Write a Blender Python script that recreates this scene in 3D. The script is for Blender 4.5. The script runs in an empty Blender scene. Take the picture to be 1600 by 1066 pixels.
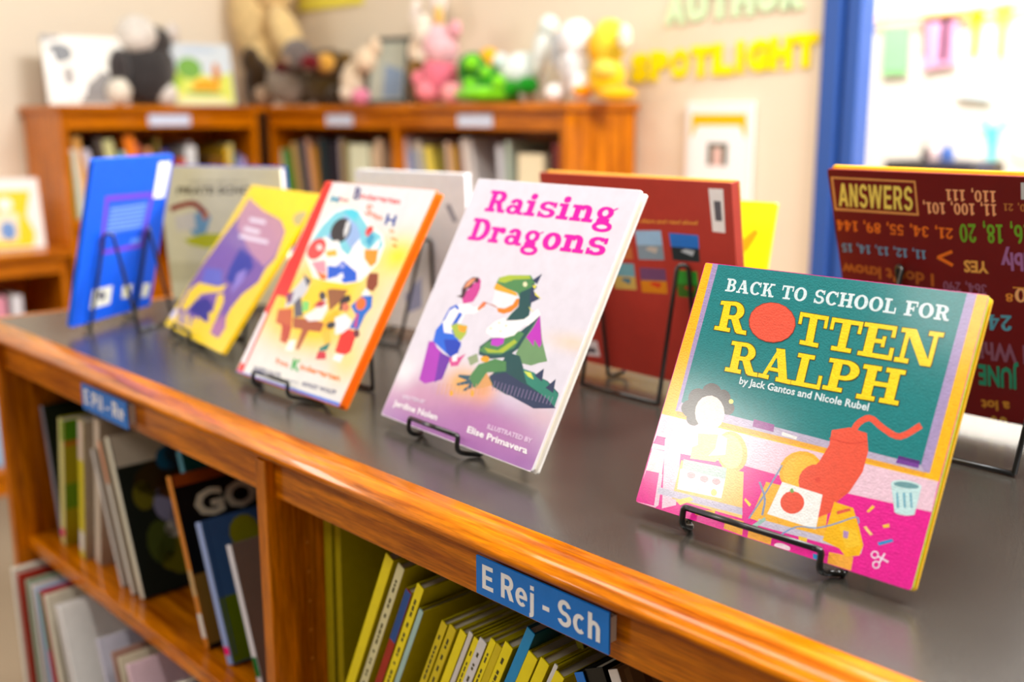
import bpy, bmesh, math, random
from mathutils import Vector, Matrix
random.seed(4)
S=bpy.context.scene; COL=S.collection
ZT=0.76            # height of the display bookcase top above the floor; z below is given from that top
CAM_LOC=(0,-0.5372,0.3095); CAM_R=[0.68697, 0.72668, -0.00249]; CAM_U=[-0.14918, 0.14437, 0.97821]; CAM_F=[-0.71121, 0.67164, -0.20758]; CAM_FPX=1674.08
# ---------------------------------------------------------------- camera, world, lights, exposure
cd=bpy.data.cameras.new('camera'); cam=bpy.data.objects.new('camera',cd); COL.objects.link(cam); S.camera=cam
R_=Matrix((CAM_R,CAM_U,[-x for x in CAM_F])).transposed().to_4x4()
cam.matrix_world=Matrix.Translation((CAM_LOC[0],CAM_LOC[1],CAM_LOC[2]+ZT))@R_
cd.sensor_width=36; cd.lens=CAM_FPX/1600*36; cd.clip_start=.02
cd.dof.use_dof=True; cd.dof.focus_distance=.82; cd.dof.aperture_fstop=3.2
w=bpy.data.worlds.new('world'); S.world=w; w.use_nodes=True
w.node_tree.nodes['Background'].inputs[0].default_value=(1,.93,.84,1); w.node_tree.nodes['Background'].inputs[1].default_value=.11
def area(name,loc,target,sx,sy,power,col=(1,.95,.87),rz=0):
    l=bpy.data.lights.new(name,'AREA'); l.shape='RECTANGLE'; l.size=sx; l.size_y=sy; l.energy=power; l.color=col
    o=bpy.data.objects.new(name,l); COL.objects.link(o); o.location=(loc[0],loc[1],loc[2]+ZT)
    if target is None: o.rotation_euler=(0,0,rz); return
    d=Vector((target[0],target[1],target[2]+ZT))-o.location
    o.rotation_euler=d.to_track_quat('-Z','Y').to_euler()
area('ceiling_and_fill_light',(-.75,-.12,1.95),(-.75,-.12,0),2.8,.5,46,(1,.94,.84))
area('ceiling_and_fill_light',(.5,1.0,1.95),(-1.2,1.3,.3),1.2,.6,66,(.97,.98,1))  # added unseen lamp to brighten the bookcase end panel and back wall
area('ceiling_and_fill_light',(-3.15,-3.6,1.95),None,1.4,.55,32,rz=math.radians(52))
area('ceiling_and_fill_light',(-.9,-1.9,1.95),(-.9,-1.0,0),1.4,.6,13)  # added unseen fill from the front, lifts the yellow spines
area('left_highlight_light',(-3.37,-.45,.6),(-1.2,-.3,.2),.8,.5,8,(1,.97,.95))  # added unseen area lamp for the edge moulding highlight; no window is built
area('hall_ceiling_light',(-.2,3.0,1.95),(-.45,.1,0),.9,.4,135,(1,.97,.92))
area('hall_ceiling_light',(-1.6,3.2,2.3),(-1.2,4.6,1.4),2.6,.6,150,(1,.97,.93))
S.view_settings.view_transform='Standard'; S.view_settings.look='None'; S.view_settings.gamma=1; S.view_settings.use_curve_mapping=False
S.view_settings.exposure=.58

# ---------------------------------------------------------------- helpers
def lin(c):
    return tuple((x/255/12.92 if x<=10.3 else ((x/255+.055)/1.055)**2.4) for x in c[:3])
def mat(name,build):
    m=bpy.data.materials.new(name); m.use_nodes=True; nt=m.node_tree; b=nt.nodes['Principled BSDF']; build(nt,b); return m
def N(nt,t,**k):
    n=nt.nodes.new(t)
    for a,v in k.items(): setattr(n,a,v)
    return n
def bump(nt,b,src,strength,dist=.001):
    n=N(nt,'ShaderNodeBump'); n.inputs['Strength'].default_value=strength; n.inputs['Distance'].default_value=dist
    nt.links.new(src,n.inputs['Height']); nt.links.new(n.outputs[0],b.inputs['Normal'])
def noise(nt,scale,detail=4,mapscale=None,rough=.6):
    tc=N(nt,'ShaderNodeTexCoord'); n=N(nt,'ShaderNodeTexNoise'); n.inputs['Scale'].default_value=scale; n.inputs['Detail'].default_value=detail; n.inputs['Roughness'].default_value=rough
    if mapscale:
        mp=N(nt,'ShaderNodeMapping'); mp.inputs['Scale'].default_value=mapscale; nt.links.new(tc.outputs['Object'],mp.inputs[0]); nt.links.new(mp.outputs[0],n.inputs['Vector'])
    else: nt.links.new(tc.outputs['Object'],n.inputs['Vector'])
    return n
def colmat(name,rough,spec=.5,coat=0,coatr=.1,nb=None,mott=0,sheen=0,mscale=60):
    def bld(nt,b):
        a=N(nt,'ShaderNodeAttribute',attribute_name='Col'); b.inputs['Roughness'].default_value=rough; b.inputs['Specular IOR Level'].default_value=spec
        b.inputs['Coat Weight'].default_value=coat; b.inputs['Coat Roughness'].default_value=coatr; b.inputs['Sheen Weight'].default_value=sheen
        src=a.outputs['Color']
        if mott:
            n=noise(nt,mscale,5); r=N(nt,'ShaderNodeMapRange'); r.inputs[1].default_value=.3; r.inputs[2].default_value=.7; r.inputs[3].default_value=1-mott; r.inputs[4].default_value=1+mott*.4
            nt.links.new(n.outputs[0],r.inputs[0]); x=N(nt,'ShaderNodeMix',data_type='RGBA',blend_type='MULTIPLY'); x.inputs[0].default_value=1
            nt.links.new(src,x.inputs[6]); nt.links.new(r.outputs[0],x.inputs[7]); src=x.outputs[2]
        nt.links.new(src,b.inputs['Base Color'])
        if nb: bump(nt,b,noise(nt,nb[0],4).outputs[0],nb[1],nb[2])
    return mat(name,bld)
M_print=colmat('laminated_print',.45,.25,.2,.15,(300,.12,.0006),.06)
M_worn=colmat('worn_laminated_print',.55,.2,.8,.13,(700,.5,.0012),.12,mscale=240)
M_paper=colmat('paper',.8,.2,nb=(200,.2,.0005))
M_plush=colmat('plush_fabric',.95,.1,nb=(120,.9,.006),mott=.25,sheen=.3,mscale=40)
M_plain=colmat('painted_surface',.5,.4)
M_wire=colmat('black_coated_wire',.28,.5,.3,.1)
def wood(name,ms,c0,c1,rough=.3):
    def bld(nt,b):
        n=noise(nt,1,6,ms,.65); n2=noise(nt,1,3,tuple(x*6 for x in ms))
        r=N(nt,'ShaderNodeValToRGB'); r.color_ramp.elements[0].position=.34; r.color_ramp.elements[1].position=.68
        r.color_ramp.elements[0].color=lin(c0)+(1,); r.color_ramp.elements[1].color=lin(c1)+(1,)
        nt.links.new(n.outputs[0],r.inputs[0])
        x=N(nt,'ShaderNodeMix',data_type='RGBA',blend_type='MULTIPLY'); x.inputs[0].default_value=.6; nt.links.new(r.outputs[0],x.inputs[6])
        r2=N(nt,'ShaderNodeMapRange'); r2.inputs[1].default_value=.35; r2.inputs[2].default_value=.6; r2.inputs[3].default_value=.45; r2.inputs[4].default_value=1.05
        nt.links.new(n2.outputs[0],r2.inputs[0]); nt.links.new(r2.outputs[0],x.inputs[7]); nt.links.new(x.outputs[2],b.inputs['Base Color'])
        b.inputs['Roughness'].default_value=rough; b.inputs['Coat Weight'].default_value=.34; b.inputs['Coat Roughness'].default_value=.07; b.inputs['Specular IOR Level'].default_value=.1
        bump(nt,b,n2.outputs[0],.12,.0006)
    return mat(name,bld)
WA,WB=(150,70,0),(238,137,0)
M_woodx=wood('varnished_oak_along',(5,90,90),WA,WB); M_woodz=wood('varnished_oak_upright',(70,70,4),WA,WB)
def lam(nt,b):
    n=noise(nt,900,2); r=N(nt,'ShaderNodeValToRGB'); r.color_ramp.elements[0].position=.35; r.color_ramp.elements[1].position=.75
    r.color_ramp.elements[0].color=lin((38,36,33))+(1,); r.color_ramp.elements[1].color=lin((86,80,73))+(1,); nt.links.new(n.outputs[0],r.inputs[0])
    n3=noise(nt,9,3); x=N(nt,'ShaderNodeMix',data_type='RGBA',blend_type='MULTIPLY'); x.inputs[0].default_value=.25; nt.links.new(r.outputs[0],x.inputs[6]); nt.links.new(n3.outputs[0],x.inputs[7])
    nt.links.new(x.outputs[2],b.inputs['Base Color']); b.inputs['Roughness'].default_value=.25; b.inputs['Specular IOR Level'].default_value=.9
    bump(nt,b,n.outputs[0],.16,.0002)
M_lam=mat('dark_speckled_laminate',lam)
def wallm(name,c):
    def bld(nt,b):
        tc=N(nt,'ShaderNodeTexCoord'); mp=N(nt,'ShaderNodeMapping'); mp.inputs['Rotation'].default_value=(math.pi/2,0,0)
        br=N(nt,'ShaderNodeTexBrick'); br.inputs['Scale'].default_value=1; br.inputs['Brick Width'].default_value=.4; br.inputs['Row Height'].default_value=.2; br.inputs['Mortar Size'].default_value=.006
        br.inputs['Color1'].default_value=br.inputs['Color2'].default_value=(1,1,1,1); br.inputs['Mortar'].default_value=(0,0,0,1)
        nt.links.new(tc.outputs['Object'],mp.inputs[0]); nt.links.new(mp.outputs[0],br.inputs['Vector']); bump(nt,b,br.outputs[0],.35,.003)
        b.inputs['Base Color'].default_value=lin(c)+(1,); b.inputs['Roughness'].default_value=.6
    return mat(name,bld)
M_wall=wallm('cream_painted_block',(234,219,196)); M_hall=wallm('white_painted_block',(246,242,236))
def carpet(nt,b):
    n=noise(nt,260,3); r=N(nt,'ShaderNodeValToRGB'); r.color_ramp.elements[0].color=lin((120,104,84))+(1,); r.color_ramp.elements[1].color=lin((176,158,132))+(1,)
    nt.links.new(n.outputs[0],r.inputs[0]); nt.links.new(r.outputs[0],b.inputs['Base Color']); b.inputs['Roughness'].default_value=.95; bump(nt,b,n.outputs[0],.6,.003)
M_carpet=mat('beige_carpet',carpet)
def bluep(nt,b):
    b.inputs['Base Color'].default_value=lin((44,84,160))+(1,); b.inputs['Roughness'].default_value=.35; bump(nt,b,noise(nt,120,2).outputs[0],.05,.0006)
M_blue=mat('blue_enamel',bluep)
def glassm(nt,b):
    t=N(nt,'ShaderNodeBsdfTransparent'); g=N(nt,'ShaderNodeBsdfGlossy'); g.inputs['Roughness'].default_value=.02; f=N(nt,'ShaderNodeMixShader'); f.inputs[0].default_value=.05
    nt.links.new(t.outputs[0],f.inputs[1]); nt.links.new(g.outputs[0],f.inputs[2]); nt.links.new(f.outputs[0],nt.nodes['Material Output'].inputs[0])
M_glass=mat('window_glass',glassm)

class MB:
    def __init__(s): s.v=[];s.f=[];s.c=[]
    def add(s,vs,fs,col=(200,200,200)):
        o=len(s.v); s.v+= [tuple(map(float,x)) for x in vs]; s.f+=[tuple(i+o for i in f) for f in fs]
        if col and isinstance(col[0],(tuple,list)): s.c+=[tuple(c) for c in col]
        else: s.c+=[lin(col)]*len(vs)
        return s
    def box(s,a,b,col=(200,200,200),bev=0):
        (x0,y0,z0),(x1,y1,z1)=a,b
        if bev:
            bm=bmesh.new(); bmesh.ops.create_cube(bm,size=1)
            for v in bm.verts: v.co=Vector((x0+(v.co.x+.5)*(x1-x0),y0+(v.co.y+.5)*(y1-y0),z0+(v.co.z+.5)*(z1-z0)))
            bmesh.ops.bevel(bm,geom=bm.edges[:],offset=bev,segments=2,affect='EDGES',profile=.5); bm.verts.index_update()
            s.add([v.co for v in bm.verts],[[v.index for v in f.verts] for f in bm.faces],col); bm.free(); return s
        return s.add([(x0,y0,z0),(x1,y0,z0),(x1,y1,z0),(x0,y1,z0),(x0,y0,z1),(x1,y0,z1),(x1,y1,z1),(x0,y1,z1)],[(3,2,1,0),(4,5,6,7),(0,1,5,4),(1,2,6,5),(2,3,7,6),(3,0,4,7)],col)
    def prism(s,poly,f,d0,d1,col=(200,200,200)): # poly of 2d points, f maps (p,q,d)->xyz
        n=len(poly); return s.add([f(p,q,d0) for p,q in poly]+[f(p,q,d1) for p,q in poly],[tuple(range(n))[::-1],tuple(range(n,2*n))]+[(i,(i+1)%n,n+(i+1)%n,n+i) for i in range(n)],col)
    def ellip(s,c,r,ax=None,col=(200,200,200),nu=20,nv=12,wob=0):
        ax=ax or ((1,0,0),(0,1,0),(0,0,1)); vs=[];fs=[]
        for j in range(nv+1):
            t=math.pi*j/nv
            for i in range(nu):
                p=2*math.pi*i/nu; k=1+(random.uniform(-wob,wob) if 0<j<nv else 0); a=(r[0]*math.sin(t)*math.cos(p)*k,r[1]*math.sin(t)*math.sin(p)*k,r[2]*math.cos(t)*k)
                vs.append(tuple(c[q]+sum(a[m]*ax[m][q] for m in range(3)) for q in range(3)))
        for j in range(nv):
            for i in range(nu): fs.append((j*nu+i,(j+1)*nu+i,(j+1)*nu+(i+1)%nu,j*nu+(i+1)%nu))
        return s.add(vs,fs,col)
    def tube(s,pts,r,col=(20,20,20),n=10,closed=False):
        P=[Vector(p) for p in pts]; m=len(P); up=None; vs=[];fs=[]
        for i in range(m):
            d=(P[min(i+1,m-1)]-P[max(i-1,0)]).normalized()
            if up is None: up=d.orthogonal().normalized()
            up=(up-d*up.dot(d)).normalized(); q=d.cross(up)
            for k in range(n):
                a=2*math.pi*k/n; vs.append(P[i]+r*(math.cos(a)*up+math.sin(a)*q))
        for i in range(m-1):
            for k in range(n): fs.append((i*n+k,i*n+(k+1)%n,(i+1)*n+(k+1)%n,(i+1)*n+k))
        fs+= [tuple(range(n))[::-1],tuple(range((m-1)*n,m*n))]
        return s.add(vs,fs,col)
    def build(s,name,m,parent=None,smooth=False,origin=(0,0,0)):
        me=bpy.data.meshes.new(name); me.from_pydata([(x-origin[0],y-origin[1],z-origin[2]) for x,y,z in s.v],[],s.f)
        a=me.color_attributes.new('Col','FLOAT_COLOR','POINT'); a.data.foreach_set('color',[q for c in s.c for q in (c[0],c[1],c[2],1)])
        me.materials.append(m)
        if smooth: me.polygons.foreach_set('use_smooth',[True]*len(me.polygons))
        me.update(); o=bpy.data.objects.new(name,me); COL.objects.link(o)
        if parent: o.parent=parent
        return o
def tag(o,label,cat,group=None):
    o['label']=label; o['category']=cat
    if group: o['group']=group
    return o
def thing(name,loc,label,cat,group=None):
    o=bpy.data.objects.new(name,None); o.empty_display_size=.05; COL.objects.link(o); o.location=loc; return tag(o,label,cat,group)
def struct(o): o['kind']='structure'; return o
def fillet(pts,r,n=5):
    P=[Vector(p) for p in pts]; out=[P[0]]
    for i in range(1,len(P)-1):
        a=(P[i-1]-P[i]);b=(P[i+1]-P[i]); k=min(r,a.length*.49,b.length*.49); A=P[i]+a.normalized()*k; B=P[i]+b.normalized()*k
        for j in range(n+1):
            t=j/n; out.append((1-t)**2*A+2*t*(1-t)*P[i]+t*t*B)
    out.append(P[-1]); return out

# ---------------------------------------------------------------- lettering
_tc={}
def textmesh(txt,bold):
    k=(txt,bold)
    if k not in _tc:
        cu=bpy.data.curves.new('t','FONT'); cu.body=txt; cu.size=1; cu.offset=bold; cu.resolution_u=2; o=bpy.data.objects.new('t',cu); COL.objects.link(o)
        dg=bpy.context.evaluated_depsgraph_get(); me=bpy.data.meshes.new_from_object(o.evaluated_get(dg))
        _tc[k]=([(v.co.x,v.co.y) for v in me.vertices],[tuple(p.vertices) for p in me.polygons])
        bpy.data.objects.remove(o); bpy.data.curves.remove(cu); bpy.data.meshes.remove(me)
    return _tc[k]
def caph(bold): vs,_=textmesh('H',bold); return max(v[1] for v in vs)
# slab-serif letters drawn from bars and arcs (cap height 1)
def V(x,y0,y1,w): return [[(x,y0),(x+w,y0),(x+w,y1),(x,y1)]]
def Hh(x0,x1,y,t): return [[(x0,y),(x1,y),(x1,y+t),(x0,y+t)]]
def Dg(x0,y0,x1,y1,w): return [[(x0,y0),(x0+w,y0),(x1+w,y1),(x1,y1)]]
def Ar(cx,cy,rx,ry,a0,a1,tw,th):
    n=max(6,int(abs(a1-a0)/12)); out=[]
    f=lambda a,k:(cx+(rx-tw*k)*math.cos(a),cy+(ry-th*k)*math.sin(a))
    for i in range(n):
        a=math.radians(a0+(a1-a0)*i/n); b=math.radians(a0+(a1-a0)*(i+1)/n); out.append([f(a,1),f(a,0),f(b,0),f(b,1)])
    return out
def El(cx,cy,rx,ry): return [[(cx+rx*math.cos(a*math.pi/8),cy+ry*math.sin(a*math.pi/8)) for a in range(16)]]
_S=lambda k,o=0:Ar(.42,.72*k,.36,.29*k,20,270,.2,.13*k)+Ar(.42,.28*k,.38,.29*k,-160,90,.2,.13*k)+V(.68,.68*k,.98*k,.1)+V(.06,.02*k,.34*k,.1)
GL={'R':(.98,V(.13,0,1,.24)+Hh(0,.48,0,.13)+Hh(0,.55,.87,.13)+Ar(.5,.71,.36,.29,-90,90,.24,.13)+Hh(.3,.52,.42,.13)+Dg(.64,.03,.44,.48,.25)+Hh(.68,.97,0,.13)),
'P':(.88,V(.13,0,1,.24)+Hh(0,.52,0,.13)+Hh(0,.52,.87,.13)+Ar(.48,.69,.38,.31,-90,90,.24,.13)+Hh(.3,.5,.38,.13)),
'B':(.9,V(.13,0,1,.24)+Hh(0,.5,0,.13)+Hh(0,.5,.87,.13)+Ar(.48,.74,.33,.26,-90,90,.22,.13)+Hh(.3,.52,.46,.12)+Ar(.48,.29,.38,.29,-90,90,.24,.13)),
'T':(.95,Hh(.02,.93,.87,.13)+V(.355,0,.9,.24)+Hh(.18,.77,0,.13)+V(.02,.62,.95,.1)+V(.83,.62,.95,.1)),
'E':(.92,V(.13,0,1,.24)+Hh(0,.86,.87,.13)+Hh(0,.9,0,.13)+Hh(.3,.62,.44,.12)+V(.76,.66,.95,.1)+V(.8,.05,.36,.1)+V(.55,.34,.66,.09)),
'F':(.86,V(.13,0,1,.24)+Hh(0,.84,.87,.13)+Hh(0,.52,0,.13)+Hh(.3,.6,.44,.12)+V(.74,.64,.95,.1)+V(.54,.34,.66,.09)),
'N':(1.06,V(.12,.05,.95,.11)+V(.82,.05,1,.11)+Dg(.66,0,.1,1,.27)+Hh(0,.34,.87,.13)+Hh(0,.36,0,.13)+Hh(.69,1.05,.87,.13)),
'A':(1.04,Dg(.1,.05,.42,1,.12)+Dg(.66,.05,.36,1,.27)+Hh(.25,.76,.28,.11)+Hh(0,.34,0,.13)+Hh(.56,1.03,0,.13)),
'L':(.88,V(.13,0,1,.24)+Hh(0,.52,.87,.13)+Hh(0,.86,0,.13)+V(.76,.05,.42,.1)),
'H':(1.05,V(.12,.05,.95,.24)+V(.69,.05,.95,.24)+Hh(0,.46,0,.13)+Hh(0,.46,.87,.13)+Hh(.58,1.05,0,.13)+Hh(.58,1.05,.87,.13)+Hh(.3,.75,.44,.13)),
'C':(.94,Ar(.49,.5,.48,.51,40,320,.25,.13)+V(.78,.62,.98,.1)),
'K':(1.04,V(.12,.05,.95,.24)+Hh(0,.46,0,.13)+Hh(0,.46,.87,.13)+Dg(.34,.4,.68,.95,.15)+Dg(.68,.05,.42,.56,.25)+Hh(.6,1,.87,.13)+Hh(.62,1.03,0,.13)),
'O':(1.0,Ar(.5,.5,.49,.51,0,360,.26,.13)),'S':(.84,_S(1)),
'D':(1.0,V(.13,0,1,.24)+Hh(0,.5,.87,.13)+Hh(0,.5,0,.13)+Ar(.45,.5,.52,.5,-90,90,.26,.13)),
'a':(.84,V(.48,.05,.5,.22)+Ar(.4,.45,.3,.25,0,165,.22,.11)+Ar(.32,.2,.31,.21,0,360,.18,.09)+Hh(.6,.84,0,.1)),
'i':(.54,V(.13,.05,.68,.24)+Hh(0,.2,.57,.11)+Hh(0,.5,0,.12)+El(.25,.88,.14,.13)),'s':(.86,_S(.7)),
'n':(.98,V(.12,.05,.68,.23)+Hh(0,.2,.57,.11)+Hh(0,.45,0,.12)+Ar(.54,.42,.29,.28,0,160,.22,.13)+V(.61,.05,.44,.22)+Hh(.52,.96,0,.12)),
'g':(.84,Ar(.36,.45,.32,.25,0,360,.18,.09)+Dg(.55,.55,.72,.68,.1)+Ar(.4,-.14,.39,.21,0,360,.15,.1)+Hh(.12,.6,.05,.14)+Dg(.1,.06,.2,.26,.12)),
'r':(.72,V(.12,.05,.68,.23)+Hh(0,.2,.57,.11)+Hh(0,.47,0,.12)+Ar(.52,.42,.24,.27,60,160,.2,.13)+El(.59,.56,.11,.12)),
'0':(.74,Ar(.36,.5,.35,.5,0,360,.2,.11)),'1':(.64,V(.2,0,1,.22)+Hh(.04,.58,0,.12)+Hh(.06,.3,.78,.12)),'2':(.72,Ar(.34,.7,.31,.3,-20,180,.2,.12)+Dg(.04,.1,.42,.56,.2)+Hh(.04,.68,0,.15)),
'3':(.7,Ar(.32,.73,.28,.27,-80,170,.19,.12)+Ar(.32,.28,.33,.28,-170,85,.2,.12)),'4':(.78,V(.42,0,1,.2)+Hh(.02,.74,.22,.13)+Dg(.02,.24,.4,1,.13)+Hh(.32,.74,0,.1)),'5':(.7,Hh(.12,.62,.86,.14)+V(.1,.5,1,.1)+Ar(.33,.32,.33,.32,-160,140,.2,.12)),
'6':(.74,Ar(.36,.31,.34,.31,0,360,.2,.12)+Ar(.42,.5,.4,.5,100,200,.2,.12)),'8':(.72,Ar(.35,.75,.29,.25,0,360,.19,.11)+Ar(.35,.28,.34,.28,0,360,.2,.12)),'9':(.74,Ar(.36,.69,.34,.31,0,360,.2,.12)+Ar(.3,.5,.4,.5,-80,20,.2,.12)),',':(.3,El(.12,.08,.1,.1)+Dg(.06,-.18,.1,.05,.11)),
'o':(.82,Ar(.4,.34,.39,.36,0,360,.23,.11))}
_P=V(.06,0,1,.2)+Hh(.2,.45,.82,.18)+Hh(.2,.45,.38,.17)+Ar(.43,.69,.29,.31,-90,90,.2,.18)
SL={'E':(.7,V(.06,0,1,.2)+Hh(.06,.67,0,.18)+Hh(.06,.65,.82,.18)+Hh(.06,.61,.42,.17)),'R':(.78,_P+Dg(.52,0,.34,.42,.23)),'P':(.74,_P),
'e':(.66,Ar(.33,.365,.31,.375,0,312,.19,.15)+Hh(.1,.63,.3,.13)),'j':(.34,V(.09,-.1,.72,.19)+V(.09,.83,1,.19)+Ar(.05,-.1,.23,.17,-90,0,.19,.16)),
'-':(.42,Hh(.04,.38,.27,.18)),'S':(.72,Ar(.36,.71,.31,.3,12,270,.19,.17)+Ar(.36,.285,.33,.3,-165,90,.19,.17)),'c':(.62,Ar(.33,.365,.31,.375,48,312,.19,.16)),
'h':(.68,V(.06,0,1,.19)+Ar(.34,.45,.28,.29,0,180,.19,.16)+V(.43,0,.46,.19)),'i':(.33,V(.07,0,.72,.19)+V(.07,.83,1,.19)),'l':(.33,V(.07,0,1,.19)),
'A':(.8,Dg(0,0,.28,1,.21)+Dg(.59,0,.31,1,.21)+Hh(.18,.62,.22,.16)),'N':(.78,V(.06,0,1,.19)+V(.53,0,1,.19)+Dg(.51,0,.06,1,.21)),
'W':(1.1,Dg(.18,0,0,1,.19)+Dg(.18,0,.42,1,.19)+Dg(.7,0,.46,1,.19)+Dg(.7,0,.9,1,.19))}
def sans(txt):
    x=0; out=[]
    for ch in txt:
        if ch==' ': x+=.3; continue
        wd,ps=SL[ch]; out+=[[(p[0]+x,p[1]) for p in q] for q in ps]; x+=wd+.04
    return x-.04,out
def grow(poly,g):
    if not g: return poly
    cx=sum(p[0] for p in poly)/len(poly); cy=sum(p[1] for p in poly)/len(poly)
    return [(p[0]+g*(1 if p[0]>cx else -1),p[1]+g*(1 if p[1]>cy else -1)) for p in poly]
def slab(txt):
    x=0; out=[]
    for ch in txt:
        if ch==' ': x+=.5; continue
        wd,ps=GL[ch]; out+=[[(p[0]+x,p[1]) for p in q] for q in ps]; x+=wd+.06
    return x-.06,out
def text_to(mb,txt,place,col,bold,layer):
    "place(x01,y01): x over the word width, y in cap heights"
    vs,fs=textmesh(txt,bold); x0=min(v[0] for v in vs); x1=max(v[0] for v in vs); ch=caph(bold)
    mb.add([place((a-x0)/(x1-x0),b/ch) for a,b in vs],fs,col)

def paint(mb,art,W,H,z0,flip=False,clear=True):
    "prints a cover design on the plane z=z0 (x right, y up)"
    P=lambda u,v,z:(min(max(u,.002),.998)*W,min(max(v,.002),.998)*H,z)
    if art['splats']:
        nx,ny=44,56; vs=[];cs=[]
        for j in range(ny+1):
            for i in range(nx+1):
                u,v=i/nx,j/ny; c=list(lin(art['base']))
                for col,cu,cv,ru,rv,al in art['splats']:
                    k=al*math.exp(-((u-cu)/ru)**2-((v-cv)/rv)**2); l=lin(col); c=[c[q]*(1-k)+l[q]*k for q in range(3)]
                uu,vv=u,v
                if i in(0,nx) and j in(0,ny): uu+=(.004 if i==0 else -.004); vv+=(.004 if j==0 else -.004)
                vs.append(P(uu,vv,z0)); cs.append(tuple(c))
        mb.add(vs,[(j*(nx+1)+i,j*(nx+1)+i+1,(j+1)*(nx+1)+i+1,(j+1)*(nx+1)+i) for j in range(ny) for i in range(nx)],cs)
    ctr=[0]
    def zz():
        ctr[0]+=1; return z0+ctr[0]*.0000005
    for it in art['items']:
        z=zz(); t=it[0]
        if t=='p': mb.add([P(u,v,z) for u,v in it[2]],[tuple(range(len(it[2])))],it[1])
        elif t=='s':
            L,R=it[2],it[3]; n=len(L); mb.add([P(u,v,z) for u,v in L]+[P(u,v,z) for u,v in R],[(i,i+1,n+i+1,n+i) for i in range(n-1)],it[1])
        elif t in 'twb':
            o,x,u=it[3],it[4],it[5]
            pl=lambda a,b:P(o[0]+a*(x[0]-o[0])+b*(u[0]-o[0]),o[1]+a*(x[1]-o[1])+b*(u[1]-o[1]),z)
            if t=='w' and all(ch in GL or ch==' ' for ch in it[2]):
                wd,ps=slab(it[2])
                for q in ps:
                    z=zz(); mb.add([pl(a/wd,b) for a,b in grow(q,it[6])],[tuple(range(len(q)))],it[1])
            elif t=='b':
                wd,ps=sans(it[2])
                for q in ps:
                    z=zz(); mb.add([pl(a/wd,b) for a,b in q],[tuple(range(len(q)))],it[1])
            else: text_to(mb,it[2],pl,it[1],it[6] if t=='t' else .025,0)
        elif t=='g':
            wd,ps=GL[it[2]]; bl,br,tr,tl=it[3]
            def pl(a,b): return P(*[(1-a)*(1-b)*bl[q]+a*(1-b)*br[q]+a*b*tr[q]+(1-a)*b*tl[q] for q in(0,1)],z)
            for q in ps:
                z=zz(); mb.add([pl(a/wd,b) for a,b in grow(q,it[4])],[tuple(range(len(q)))],it[1])

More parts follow.
